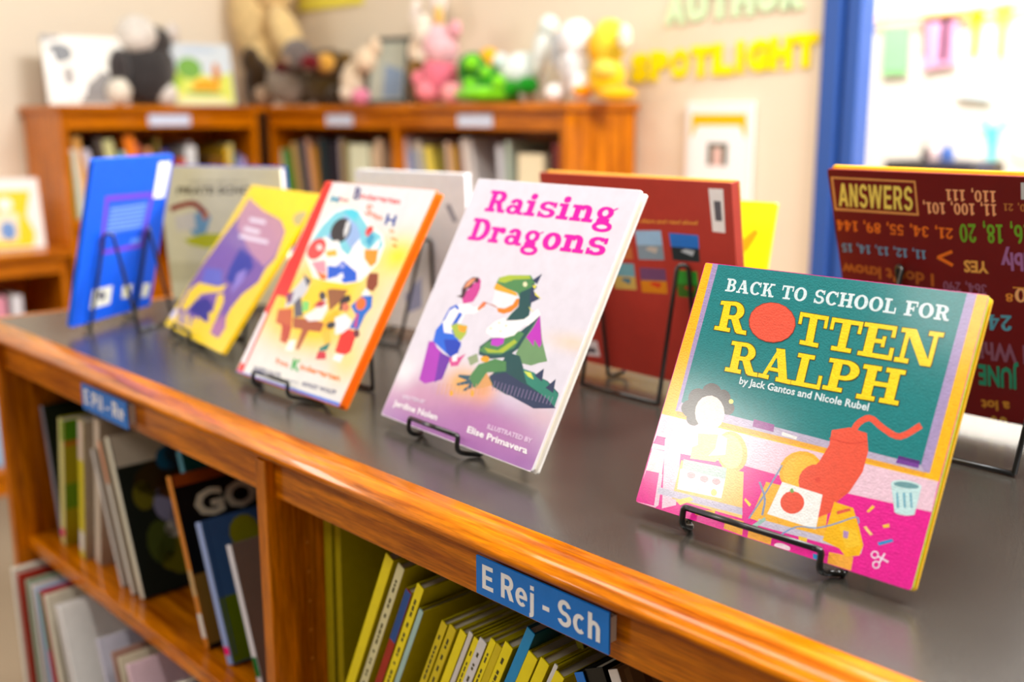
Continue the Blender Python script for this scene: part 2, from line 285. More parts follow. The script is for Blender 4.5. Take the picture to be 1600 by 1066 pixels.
ART={}
ART['ralph']=dict(base=(221, 18, 141),splats=[],items=[
 ('p',(225,192,211),[[-0.005,0.373],[0.995,0.377],[1.006,0.261],[0.68,0.246],[0.366,0.249],[-0.007,0.22],[-0.007,0.259]]),
 ('p',(239,178,0),[[-0.016,1.003],[1.004,1.003],[0.997,0.362],[-0.013,0.363]]),
 ('p',(161,142,188),[[0.033,1.004],[0.964,1.004],[0.964,0.382],[0.055,0.387]]),
 ('p',(7,120,124),[[0.056,1.004],[0.935,1.004],[0.934,0.401],[0.068,0.425]]),
 ('p',(178,167,195),[[0.068,0.425],[0.934,0.401],[0.951,0.381],[0.061,0.388]]),
 ('p',(225,159,37),[[0.061,0.388],[0.952,0.381],[0.953,0.368],[0.064,0.369]]),
 ('p',(218,208,212),[[0.005,0.22],[0.06,0.223],[0.074,0.132],[0.005,0.129]]),
 ('p',(221,18,141),[[0.009,0.274],[0.047,0.275],[0.053,0.243],[-0.001,0.241]]),
 ('p',(225,192,211),[[0.045,0.271],[0.114,0.28],[0.164,0.035],[0.113,0.007]]),
 ('p',(225,192,211),[[0.004,0.131],[0.077,0.133],[0.096,0.015],[0.086,0.001],[0.007,-0.006]]),
 ('p',(221,18,141),[[0.006,0.131],[0.061,0.135],[0.079,0.007],[0,-0.003]]),
 ('p',(103,70,37),[[-0.002,0.209],[0.004,0.209],[0.005,0.202],[-0.001,0.202]]),
 ('p',(141,65,141),[[0.362,0.425],[0.44,0.422],[0.444,0.395],[0.365,0.396]]),
 ('p',(225,225,225),[[0.474,0.403],[0.53,0.398],[0.529,0.387],[0.475,0.391]]),
 ('p',(112,56,150),[[0.863,0.415],[0.929,0.414],[0.929,0.389],[0.86,0.389]]),
 ('p',(84,37,122),[[0.863,0.415],[0.929,0.414],[0.929,0.403],[0.862,0.404]]),
 ('p',(231,184,103),[[0.368,0.311],[0.376,0.285],[0.378,0.26],[0.371,0.239],[0.359,0.222],[0.341,0.214],[0.32,0.214],[0.298,0.223],[0.278,0.24],[0.263,0.263],[0.254,0.289],[0.253,0.314],[0.259,0.337],[0.273,0.353],[0.291,0.361],[0.312,0.36],[0.334,0.351],[0.353,0.333]]),
 ('p',(235,201,141),[[0.352,0.304],[0.359,0.283],[0.361,0.262],[0.356,0.244],[0.346,0.231],[0.332,0.225],[0.316,0.225],[0.298,0.233],[0.282,0.248],[0.27,0.267],[0.262,0.288],[0.261,0.31],[0.265,0.328],[0.275,0.341],[0.29,0.348],[0.307,0.347],[0.324,0.338],[0.34,0.324]]),
 ('p',(82,78,78),[[0.17,0.464],[0.172,0.451],[0.168,0.438],[0.16,0.427],[0.149,0.42],[0.135,0.417],[0.121,0.418],[0.108,0.424],[0.098,0.434],[0.091,0.447],[0.09,0.461],[0.093,0.474],[0.101,0.485],[0.113,0.492],[0.126,0.495],[0.141,0.493],[0.154,0.487],[0.164,0.477]]),
 ('p',(82,78,78),[[0.216,0.495],[0.217,0.481],[0.214,0.468],[0.206,0.458],[0.195,0.45],[0.182,0.447],[0.168,0.449],[0.155,0.455],[0.145,0.465],[0.138,0.478],[0.137,0.491],[0.14,0.505],[0.148,0.515],[0.159,0.523],[0.173,0.525],[0.187,0.523],[0.2,0.517],[0.21,0.507]]),
 ('p',(82,78,78),[[0.254,0.485],[0.255,0.475],[0.252,0.465],[0.246,0.456],[0.237,0.45],[0.227,0.448],[0.216,0.449],[0.205,0.454],[0.197,0.462],[0.193,0.472],[0.191,0.483],[0.194,0.493],[0.2,0.502],[0.209,0.507],[0.22,0.51],[0.231,0.508],[0.241,0.503],[0.249,0.495]]),
 ('p',(82,78,78),[[0.144,0.418],[0.145,0.406],[0.142,0.395],[0.135,0.385],[0.125,0.379],[0.114,0.376],[0.101,0.377],[0.09,0.383],[0.081,0.391],[0.075,0.402],[0.074,0.414],[0.077,0.425],[0.084,0.435],[0.094,0.441],[0.106,0.444],[0.118,0.443],[0.129,0.437],[0.138,0.429]]),
 ('p',(82,78,78),[[0.164,0.382],[0.165,0.372],[0.163,0.363],[0.157,0.355],[0.149,0.349],[0.139,0.347],[0.128,0.348],[0.119,0.352],[0.111,0.359],[0.107,0.368],[0.105,0.378],[0.108,0.388],[0.114,0.396],[0.122,0.402],[0.132,0.404],[0.143,0.403],[0.152,0.398],[0.16,0.391]]),
 ('p',(82,78,78),[[0.28,0.449],[0.281,0.44],[0.279,0.432],[0.274,0.424],[0.266,0.42],[0.258,0.418],[0.249,0.419],[0.24,0.423],[0.234,0.429],[0.23,0.437],[0.229,0.446],[0.231,0.455],[0.236,0.462],[0.244,0.467],[0.252,0.469],[0.261,0.468],[0.27,0.464],[0.276,0.457]]),
 ('p',(82,78,78),[[0.22,0.435],[0.222,0.417],[0.217,0.4],[0.207,0.386],[0.192,0.376],[0.174,0.372],[0.156,0.374],[0.138,0.382],[0.125,0.395],[0.116,0.412],[0.114,0.43],[0.119,0.447],[0.129,0.462],[0.144,0.471],[0.163,0.475],[0.181,0.473],[0.198,0.465],[0.212,0.452]]),
 ('p',(231,208,201),[[0.248,0.423],[0.251,0.4],[0.247,0.378],[0.236,0.36],[0.22,0.348],[0.201,0.343],[0.18,0.347],[0.161,0.358],[0.145,0.375],[0.135,0.397],[0.131,0.42],[0.135,0.442],[0.146,0.461],[0.163,0.472],[0.182,0.477],[0.203,0.473],[0.222,0.462],[0.238,0.444]]),
 ('p',(231,214,112),[[0.269,0.473],[0.269,0.47],[0.269,0.467],[0.267,0.464],[0.264,0.463],[0.261,0.462],[0.258,0.462],[0.255,0.464],[0.253,0.466],[0.252,0.469],[0.251,0.472],[0.252,0.475],[0.254,0.478],[0.256,0.479],[0.259,0.48],[0.263,0.479],[0.265,0.478],[0.268,0.476]]),
 ('p',(235,223,141),[[0.158,0.32],[0.274,0.342],[0.299,0.283],[0.265,0.234],[0.167,0.222]]),
 ('p',(233,231,231),[[0.138,0.315],[0.169,0.329],[0.181,0.279],[0.127,0.238]]),
 ('p',(233,233,233),[[0.247,0.342],[0.285,0.331],[0.295,0.269],[0.234,0.25],[0.251,0.283]]),
 ('p',(235,192,112),[[0.134,0.206],[0.379,0.226],[0.419,0.061],[0.141,0.055]]),
 ('p',(169,192,188),[[0.142,0.212],[0.314,0.224],[0.321,0.18],[0.148,0.17]]),
 ('p',(236,235,235),[[0.14,0.174],[0.32,0.182],[0.326,0.109],[0.151,0.095]]),
 ('p',(225,159,169),[[0.206,0.163],[0.206,0.158],[0.203,0.154],[0.199,0.151],[0.193,0.149],[0.188,0.148],[0.182,0.149],[0.177,0.152],[0.173,0.155],[0.172,0.159],[0.172,0.164],[0.175,0.168],[0.179,0.171],[0.185,0.173],[0.191,0.174],[0.196,0.173],[0.201,0.171],[0.205,0.167]]),
 ('p',(225,159,169),[[0.259,0.163],[0.259,0.159],[0.256,0.155],[0.252,0.151],[0.247,0.149],[0.241,0.149],[0.235,0.15],[0.23,0.152],[0.227,0.156],[0.225,0.16],[0.226,0.164],[0.229,0.168],[0.233,0.171],[0.238,0.173],[0.244,0.174],[0.25,0.173],[0.254,0.171],[0.258,0.167]]),
 ('p',(225,159,169),[[0.306,0.166],[0.306,0.162],[0.303,0.158],[0.299,0.154],[0.294,0.152],[0.288,0.152],[0.283,0.153],[0.278,0.155],[0.275,0.158],[0.273,0.163],[0.274,0.167],[0.276,0.171],[0.28,0.174],[0.286,0.176],[0.291,0.177],[0.297,0.176],[0.301,0.174],[0.305,0.17]]),
 ('p',(235,211,122),[[0.304,0.126],[0.304,0.121],[0.303,0.117],[0.301,0.114],[0.298,0.111],[0.294,0.11],[0.29,0.11],[0.287,0.112],[0.284,0.115],[0.282,0.119],[0.281,0.123],[0.282,0.128],[0.284,0.131],[0.287,0.134],[0.291,0.135],[0.295,0.134],[0.299,0.132],[0.302,0.129]]),
 ('p',(192,183,206),[[0.075,0.082],[0.409,0.098],[0.418,0.073],[0.078,0.056]]),
 ('p',(235,211,112),[[0.156,0.052],[0.209,0.081],[0.225,0.073],[0.18,0.04]]),
 ('p',(239,178,0),[[0.234,0.043],[0.27,0.047],[0.316,0.061],[0.32,0.03],[0.247,0.023]]),
 ('p',(235,169,56),[[0.359,0.049],[0.428,0.053],[0.436,0.003],[0.365,0.006]]),
 ('p',(230,169,28),[[0.639,0.318],[0.647,0.294],[0.646,0.269],[0.637,0.244],[0.621,0.224],[0.598,0.211],[0.573,0.205],[0.548,0.209],[0.525,0.221],[0.509,0.241],[0.5,0.265],[0.5,0.291],[0.51,0.316],[0.527,0.337],[0.55,0.35],[0.576,0.355],[0.601,0.351],[0.623,0.338]]),
 ('p',(236,184,56),[[0.632,0.311],[0.639,0.291],[0.638,0.269],[0.63,0.249],[0.616,0.232],[0.597,0.22],[0.576,0.215],[0.554,0.218],[0.535,0.229],[0.521,0.245],[0.514,0.265],[0.515,0.288],[0.523,0.309],[0.538,0.326],[0.557,0.337],[0.579,0.341],[0.6,0.338],[0.618,0.327]]),
 ('p',(235,173,47),[[0.467,0.213],[0.687,0.221],[0.71,0.067],[0.448,0.07]]),
 ('p',(192,183,206),[[0.477,0.078],[0.83,0.089],[0.83,0.066],[0.478,0.054]]),
 ('p',(235,164,56),[[0.452,0.034],[0.538,0.036],[0.541,0],[0.456,0]]),
 ('p',(235,164,56),[[0.733,0.04],[0.81,0.048],[0.814,-0.02],[0.737,-0.017]]),
 ('s',(225,82,58),[[0.715,0.435],[0.716,0.445],[0.717,0.458],[0.718,0.471],[0.721,0.481],[0.726,0.49],[0.733,0.499],[0.741,0.505],[0.747,0.508],[0.754,0.506],[0.764,0.5],[0.777,0.491],[0.791,0.484],[0.805,0.478],[0.82,0.471],[0.837,0.467],[0.855,0.468],[0.872,0.479],[0.888,0.496],[0.902,0.512],[0.911,0.522]],[[0.695,0.437],[0.695,0.447],[0.696,0.461],[0.698,0.477],[0.702,0.491],[0.709,0.504],[0.719,0.515],[0.73,0.525],[0.744,0.53],[0.76,0.527],[0.773,0.519],[0.786,0.511],[0.798,0.504],[0.812,0.498],[0.826,0.492],[0.838,0.488],[0.848,0.489],[0.86,0.497],[0.874,0.511],[0.887,0.527],[0.897,0.538]]),
 ('p',(225,82,58),[[0.637,0.449],[0.691,0.472],[0.75,0.465],[0.769,0.405],[0.769,0.333],[0.745,0.255],[0.705,0.196],[0.645,0.188],[0.597,0.213],[0.585,0.268],[0.624,0.33],[0.642,0.396]]),
 ('p',(225,82,58),[[0.687,0.275],[0.688,0.254],[0.683,0.234],[0.672,0.216],[0.656,0.204],[0.637,0.198],[0.617,0.2],[0.598,0.209],[0.584,0.224],[0.575,0.243],[0.573,0.264],[0.578,0.285],[0.59,0.303],[0.606,0.315],[0.626,0.32],[0.646,0.318],[0.664,0.309],[0.678,0.294]]),
 ('p',(225,82,58),[[0.656,0.23],[0.726,0.286],[0.71,0.174],[0.663,0.136],[0.642,0.153]]),
 ('s',(208,62,45),[[0.636,0.417],[0.649,0.416],[0.667,0.415],[0.687,0.414],[0.705,0.416],[0.72,0.419],[0.735,0.425],[0.747,0.431],[0.756,0.435]],[[0.636,0.421],[0.649,0.421],[0.667,0.42],[0.687,0.419],[0.704,0.42],[0.719,0.424],[0.733,0.429],[0.745,0.435],[0.754,0.439]]),
 ('p',(208,62,45),[[0.645,0.27],[0.645,0.267],[0.644,0.264],[0.642,0.261],[0.64,0.259],[0.637,0.258],[0.634,0.259],[0.631,0.26],[0.629,0.262],[0.627,0.265],[0.627,0.268],[0.628,0.272],[0.63,0.274],[0.632,0.276],[0.635,0.277],[0.638,0.277],[0.641,0.275],[0.643,0.273]]),
 ('p',(235,235,235),[[0.521,0.228],[0.664,0.222],[0.673,0.1],[0.501,0.103]]),
 ('p',(225,82,58),[[0.613,0.178],[0.614,0.165],[0.61,0.151],[0.602,0.14],[0.591,0.131],[0.577,0.127],[0.563,0.128],[0.55,0.133],[0.54,0.143],[0.534,0.155],[0.533,0.169],[0.537,0.183],[0.545,0.195],[0.557,0.203],[0.57,0.207],[0.585,0.206],[0.597,0.2],[0.607,0.191]]),
 ('p',(112,159,75),[[0.554,0.206],[0.56,0.217],[0.571,0.205],[0.563,0.198]]),
 ('p',(235,178,0),[[0.707,0.209],[0.77,0.206],[0.805,0.145],[0.83,0.095],[0.827,0.059],[0.788,0.041],[0.761,0.061],[0.703,0.071]]),
 ('p',(235,188,37),[[0.74,0.136],[0.799,0.137],[0.824,0.093],[0.781,0.067]]),
 ('p',(169,131,188),[[0.759,0.124],[0.776,0.124],[0.778,0.101],[0.764,0.101]]),
 ('p',(216,84,65),[[0.722,0.18],[0.76,0.203],[0.765,0.195],[0.727,0.17]]),
 ('s',(112,150,197),[[0.553,0.027],[0.563,0.039],[0.577,0.056],[0.592,0.073],[0.608,0.086],[0.623,0.093],[0.639,0.096],[0.656,0.098],[0.672,0.103],[0.688,0.11],[0.703,0.118],[0.717,0.127],[0.731,0.137],[0.747,0.148],[0.762,0.161],[0.776,0.171],[0.786,0.177],[0.791,0.176],[0.794,0.171],[0.796,0.164],[0.797,0.159]],[[0.55,0.03],[0.56,0.042],[0.573,0.059],[0.589,0.077],[0.606,0.09],[0.622,0.097],[0.639,0.1],[0.655,0.103],[0.671,0.107],[0.686,0.114],[0.7,0.122],[0.715,0.131],[0.729,0.141],[0.744,0.152],[0.76,0.164],[0.774,0.175],[0.785,0.181],[0.794,0.18],[0.798,0.173],[0.8,0.166],[0.801,0.161]]),
 ('s',(122,141,178),[[0.441,0.204],[0.448,0.195],[0.458,0.181],[0.468,0.167],[0.475,0.152],[0.479,0.137],[0.48,0.12],[0.481,0.104],[0.482,0.093]],[[0.447,0.208],[0.454,0.199],[0.464,0.186],[0.474,0.17],[0.482,0.155],[0.486,0.138],[0.487,0.12],[0.488,0.105],[0.489,0.094]]),
 ('s',(122,141,178),[[0.503,0.287],[0.496,0.261],[0.486,0.225],[0.476,0.185],[0.466,0.152],[0.458,0.125],[0.451,0.102],[0.444,0.082],[0.44,0.069]],[[0.508,0.285],[0.502,0.26],[0.492,0.223],[0.481,0.183],[0.472,0.15],[0.464,0.124],[0.456,0.1],[0.45,0.081],[0.445,0.067]]),
 ('p',(150,188,178),[[0.451,0.039],[0.496,0.09],[0.503,0.08],[0.461,0.026]]),
 ('p',(188,221,225),[[0.862,0.319],[0.952,0.331],[0.953,0.241],[0.894,0.232]]),
 ('p',(188,221,225),[[0.953,0.331],[0.95,0.325],[0.943,0.32],[0.932,0.315],[0.917,0.311],[0.901,0.309],[0.886,0.309],[0.874,0.311],[0.865,0.315],[0.862,0.32],[0.864,0.325],[0.871,0.331],[0.883,0.336],[0.898,0.34],[0.914,0.341],[0.929,0.341],[0.941,0.339],[0.949,0.336]]),
 ('p',(103,150,159),[[0.945,0.33],[0.943,0.326],[0.937,0.322],[0.927,0.319],[0.915,0.316],[0.902,0.315],[0.89,0.314],[0.879,0.315],[0.872,0.317],[0.87,0.321],[0.872,0.324],[0.878,0.328],[0.888,0.332],[0.9,0.334],[0.913,0.336],[0.925,0.336],[0.935,0.335],[0.942,0.333]]),
 ('p',(188,221,225),[[0.953,0.242],[0.952,0.238],[0.947,0.235],[0.939,0.231],[0.93,0.228],[0.919,0.227],[0.909,0.226],[0.901,0.227],[0.895,0.229],[0.893,0.232],[0.894,0.236],[0.899,0.24],[0.907,0.243],[0.917,0.246],[0.927,0.248],[0.937,0.248],[0.946,0.247],[0.951,0.245]]),
 ('s',(112,169,192),[[0.884,0.293],[0.898,0.244]],[[0.89,0.295],[0.905,0.247]]),
 ('s',(112,169,192),[[0.903,0.298],[0.918,0.25]],[[0.91,0.301],[0.924,0.253]]),
 ('s',(112,169,192),[[0.922,0.304],[0.937,0.256]],[[0.929,0.306],[0.943,0.258]]),
 ('p',(235,192,56),[[0.813,0.207],[0.825,0.232],[0.834,0.228],[0.82,0.205]]),
 ('p',(235,192,56),[[0.87,0.176],[0.888,0.188],[0.892,0.177],[0.876,0.169]]),
 ('p',(235,202,122),[[0.816,0.153],[0.823,0.159],[0.85,0.138],[0.842,0.133]]),
 ('p',(28,141,202),[[0.869,0.117],[0.907,0.142],[0.915,0.136],[0.876,0.109]]),
 ('p',(235,202,56),[[0.411,0.136],[0.438,0.119],[0.433,0.11],[0.408,0.128]]),
 ('p',(235,192,56),[[0.623,0.061],[0.654,0.063],[0.655,0.038],[0.633,0.04]]),
 ('s',(225,211,230),[[0.879,0.079],[0.879,0.078],[0.879,0.076],[0.878,0.074],[0.878,0.072],[0.877,0.071],[0.876,0.07],[0.874,0.068],[0.873,0.068],[0.872,0.068],[0.87,0.068],[0.868,0.068],[0.867,0.069],[0.866,0.069],[0.865,0.071],[0.864,0.072],[0.863,0.074],[0.863,0.075],[0.863,0.077],[0.863,0.079],[0.864,0.08],[0.865,0.082],[0.866,0.083],[0.868,0.084],[0.869,0.085],[0.87,0.085],[0.872,0.085],[0.874,0.085],[0.875,0.084],[0.876,0.083],[0.877,0.081],[0.878,0.079],[0.879,0.078]],[[0.883,0.079],[0.883,0.078],[0.882,0.076],[0.882,0.073],[0.881,0.07],[0.88,0.068],[0.878,0.066],[0.876,0.065],[0.874,0.064],[0.872,0.063],[0.869,0.063],[0.867,0.064],[0.865,0.065],[0.863,0.066],[0.861,0.068],[0.86,0.07],[0.859,0.072],[0.859,0.075],[0.859,0.078],[0.86,0.08],[0.861,0.083],[0.862,0.085],[0.864,0.086],[0.866,0.088],[0.868,0.089],[0.87,0.089],[0.873,0.089],[0.875,0.089],[0.877,0.088],[0.879,0.086],[0.881,0.084],[0.882,0.082],[0.882,0.081]]),
 ('s',(225,211,230),[[0.89,0.049],[0.89,0.048],[0.89,0.046],[0.89,0.043],[0.889,0.042],[0.888,0.041],[0.887,0.039],[0.886,0.038],[0.885,0.038],[0.883,0.037],[0.881,0.037],[0.88,0.038],[0.878,0.038],[0.877,0.039],[0.876,0.041],[0.875,0.042],[0.875,0.044],[0.875,0.045],[0.875,0.047],[0.875,0.049],[0.876,0.05],[0.877,0.052],[0.878,0.053],[0.879,0.054],[0.881,0.054],[0.882,0.055],[0.884,0.055],[0.885,0.054],[0.887,0.054],[0.888,0.053],[0.889,0.051],[0.89,0.049],[0.89,0.048]],[[0.894,0.049],[0.894,0.048],[0.894,0.045],[0.894,0.043],[0.893,0.04],[0.891,0.038],[0.89,0.036],[0.888,0.035],[0.886,0.034],[0.883,0.033],[0.881,0.033],[0.879,0.034],[0.876,0.034],[0.875,0.036],[0.873,0.038],[0.872,0.04],[0.871,0.042],[0.871,0.045],[0.871,0.047],[0.871,0.05],[0.872,0.052],[0.874,0.054],[0.875,0.056],[0.877,0.058],[0.88,0.059],[0.882,0.059],[0.884,0.059],[0.887,0.059],[0.889,0.058],[0.891,0.056],[0.892,0.054],[0.893,0.052],[0.894,0.05]]),
 ('s',(225,211,230),[[0.879,0.072],[0.914,0.063]],[[0.88,0.077],[0.916,0.069]]),
 ('s',(225,211,230),[[0.892,0.052],[0.901,0.089]],[[0.887,0.054],[0.896,0.091]]),
 ('p',(37,131,188),[[0.685,0.018],[0.718,0.021],[0.72,-0.002],[0.689,-0.004]]),
 ('p',(235,211,225),[[0.609,0.009],[0.608,0.005],[0.603,0.001],[0.595,-0.002],[0.586,-0.004],[0.576,-0.004],[0.567,-0.003],[0.56,-0.001],[0.555,0.002],[0.553,0.006],[0.555,0.01],[0.559,0.014],[0.567,0.017],[0.576,0.019],[0.586,0.019],[0.595,0.018],[0.603,0.016],[0.608,0.013]]),
 ('p',(150,211,56),[[1,1],[1.006,0.992],[1.006,0.005],[0.998,0.003]]),
 ('w',(208,225,231),'BACK TO SCHOOL FOR',[0.114,0.893],[0.903,0.894],[0.111,0.946],0),
 ('g',(84,65,18),'R',[[0.115,0.734],[0.247,0.733],[0.22,0.86],[0.112,0.852]],0.022),
 ('g',(84,65,18),'T',[[0.428,0.734],[0.536,0.73],[0.527,0.851],[0.419,0.853]],0.022),
 ('g',(84,65,18),'T',[[0.54,0.731],[0.65,0.731],[0.647,0.849],[0.534,0.85]],0.022),
 ('g',(84,65,18),'E',[[0.652,0.729],[0.767,0.729],[0.763,0.851],[0.649,0.85]],0.022),
 ('g',(84,65,18),'N',[[0.772,0.728],[0.903,0.73],[0.902,0.852],[0.771,0.85]],0.022),
 ('g',(84,65,18),'R',[[0.203,0.581],[0.333,0.582],[0.308,0.705],[0.2,0.702]],0.022),
 ('g',(84,65,18),'A',[[0.333,0.583],[0.457,0.579],[0.453,0.706],[0.329,0.701]],0.022),
 ('g',(84,65,18),'L',[[0.457,0.58],[0.563,0.581],[0.557,0.7],[0.455,0.7]],0.022),
 ('g',(84,65,18),'P',[[0.568,0.585],[0.68,0.587],[0.677,0.704],[0.567,0.702]],0.022),
 ('g',(84,65,18),'H',[[0.685,0.577],[0.821,0.58],[0.818,0.704],[0.683,0.701]],0.022),
 ('g',(239,208,0),'R',[[0.115,0.734],[0.247,0.733],[0.22,0.86],[0.112,0.852]],0),
 ('g',(239,208,0),'T',[[0.428,0.734],[0.536,0.73],[0.527,0.851],[0.419,0.853]],0),
 ('g',(239,208,0),'T',[[0.54,0.731],[0.65,0.731],[0.647,0.849],[0.534,0.85]],0),
 ('g',(239,208,0),'E',[[0.652,0.729],[0.767,0.729],[0.763,0.851],[0.649,0.85]],0),
 ('g',(239,208,0),'N',[[0.772,0.728],[0.903,0.73],[0.902,0.852],[0.771,0.85]],0),
 ('g',(239,208,0),'R',[[0.203,0.581],[0.333,0.582],[0.308,0.705],[0.2,0.702]],0),
 ('g',(239,208,0),'A',[[0.333,0.583],[0.457,0.579],[0.453,0.706],[0.329,0.701]],0),
 ('g',(239,208,0),'L',[[0.457,0.58],[0.563,0.581],[0.557,0.7],[0.455,0.7]],0),
 ('g',(239,208,0),'P',[[0.568,0.585],[0.68,0.587],[0.677,0.704],[0.567,0.702]],0),
 ('g',(239,208,0),'H',[[0.685,0.577],[0.821,0.58],[0.818,0.704],[0.683,0.701]],0),
 ('p',(141,47,32),[[0.418,0.799],[0.416,0.772],[0.404,0.749],[0.383,0.731],[0.356,0.721],[0.325,0.72],[0.294,0.728],[0.268,0.745],[0.248,0.768],[0.239,0.795],[0.241,0.823],[0.253,0.847],[0.275,0.865],[0.304,0.874],[0.335,0.874],[0.365,0.865],[0.391,0.848],[0.409,0.825]]),
 ('p',(225,82,58),[[0.415,0.799],[0.413,0.773],[0.402,0.75],[0.381,0.733],[0.355,0.724],[0.325,0.723],[0.295,0.731],[0.269,0.747],[0.251,0.769],[0.242,0.795],[0.243,0.822],[0.256,0.845],[0.277,0.862],[0.304,0.872],[0.335,0.872],[0.364,0.863],[0.389,0.846],[0.407,0.824]]),
 ('w',(208,225,231),'by Jack Gantos and Nicole Rubel',[0.271,0.544],[0.735,0.542],[0.27,0.571],0),
])
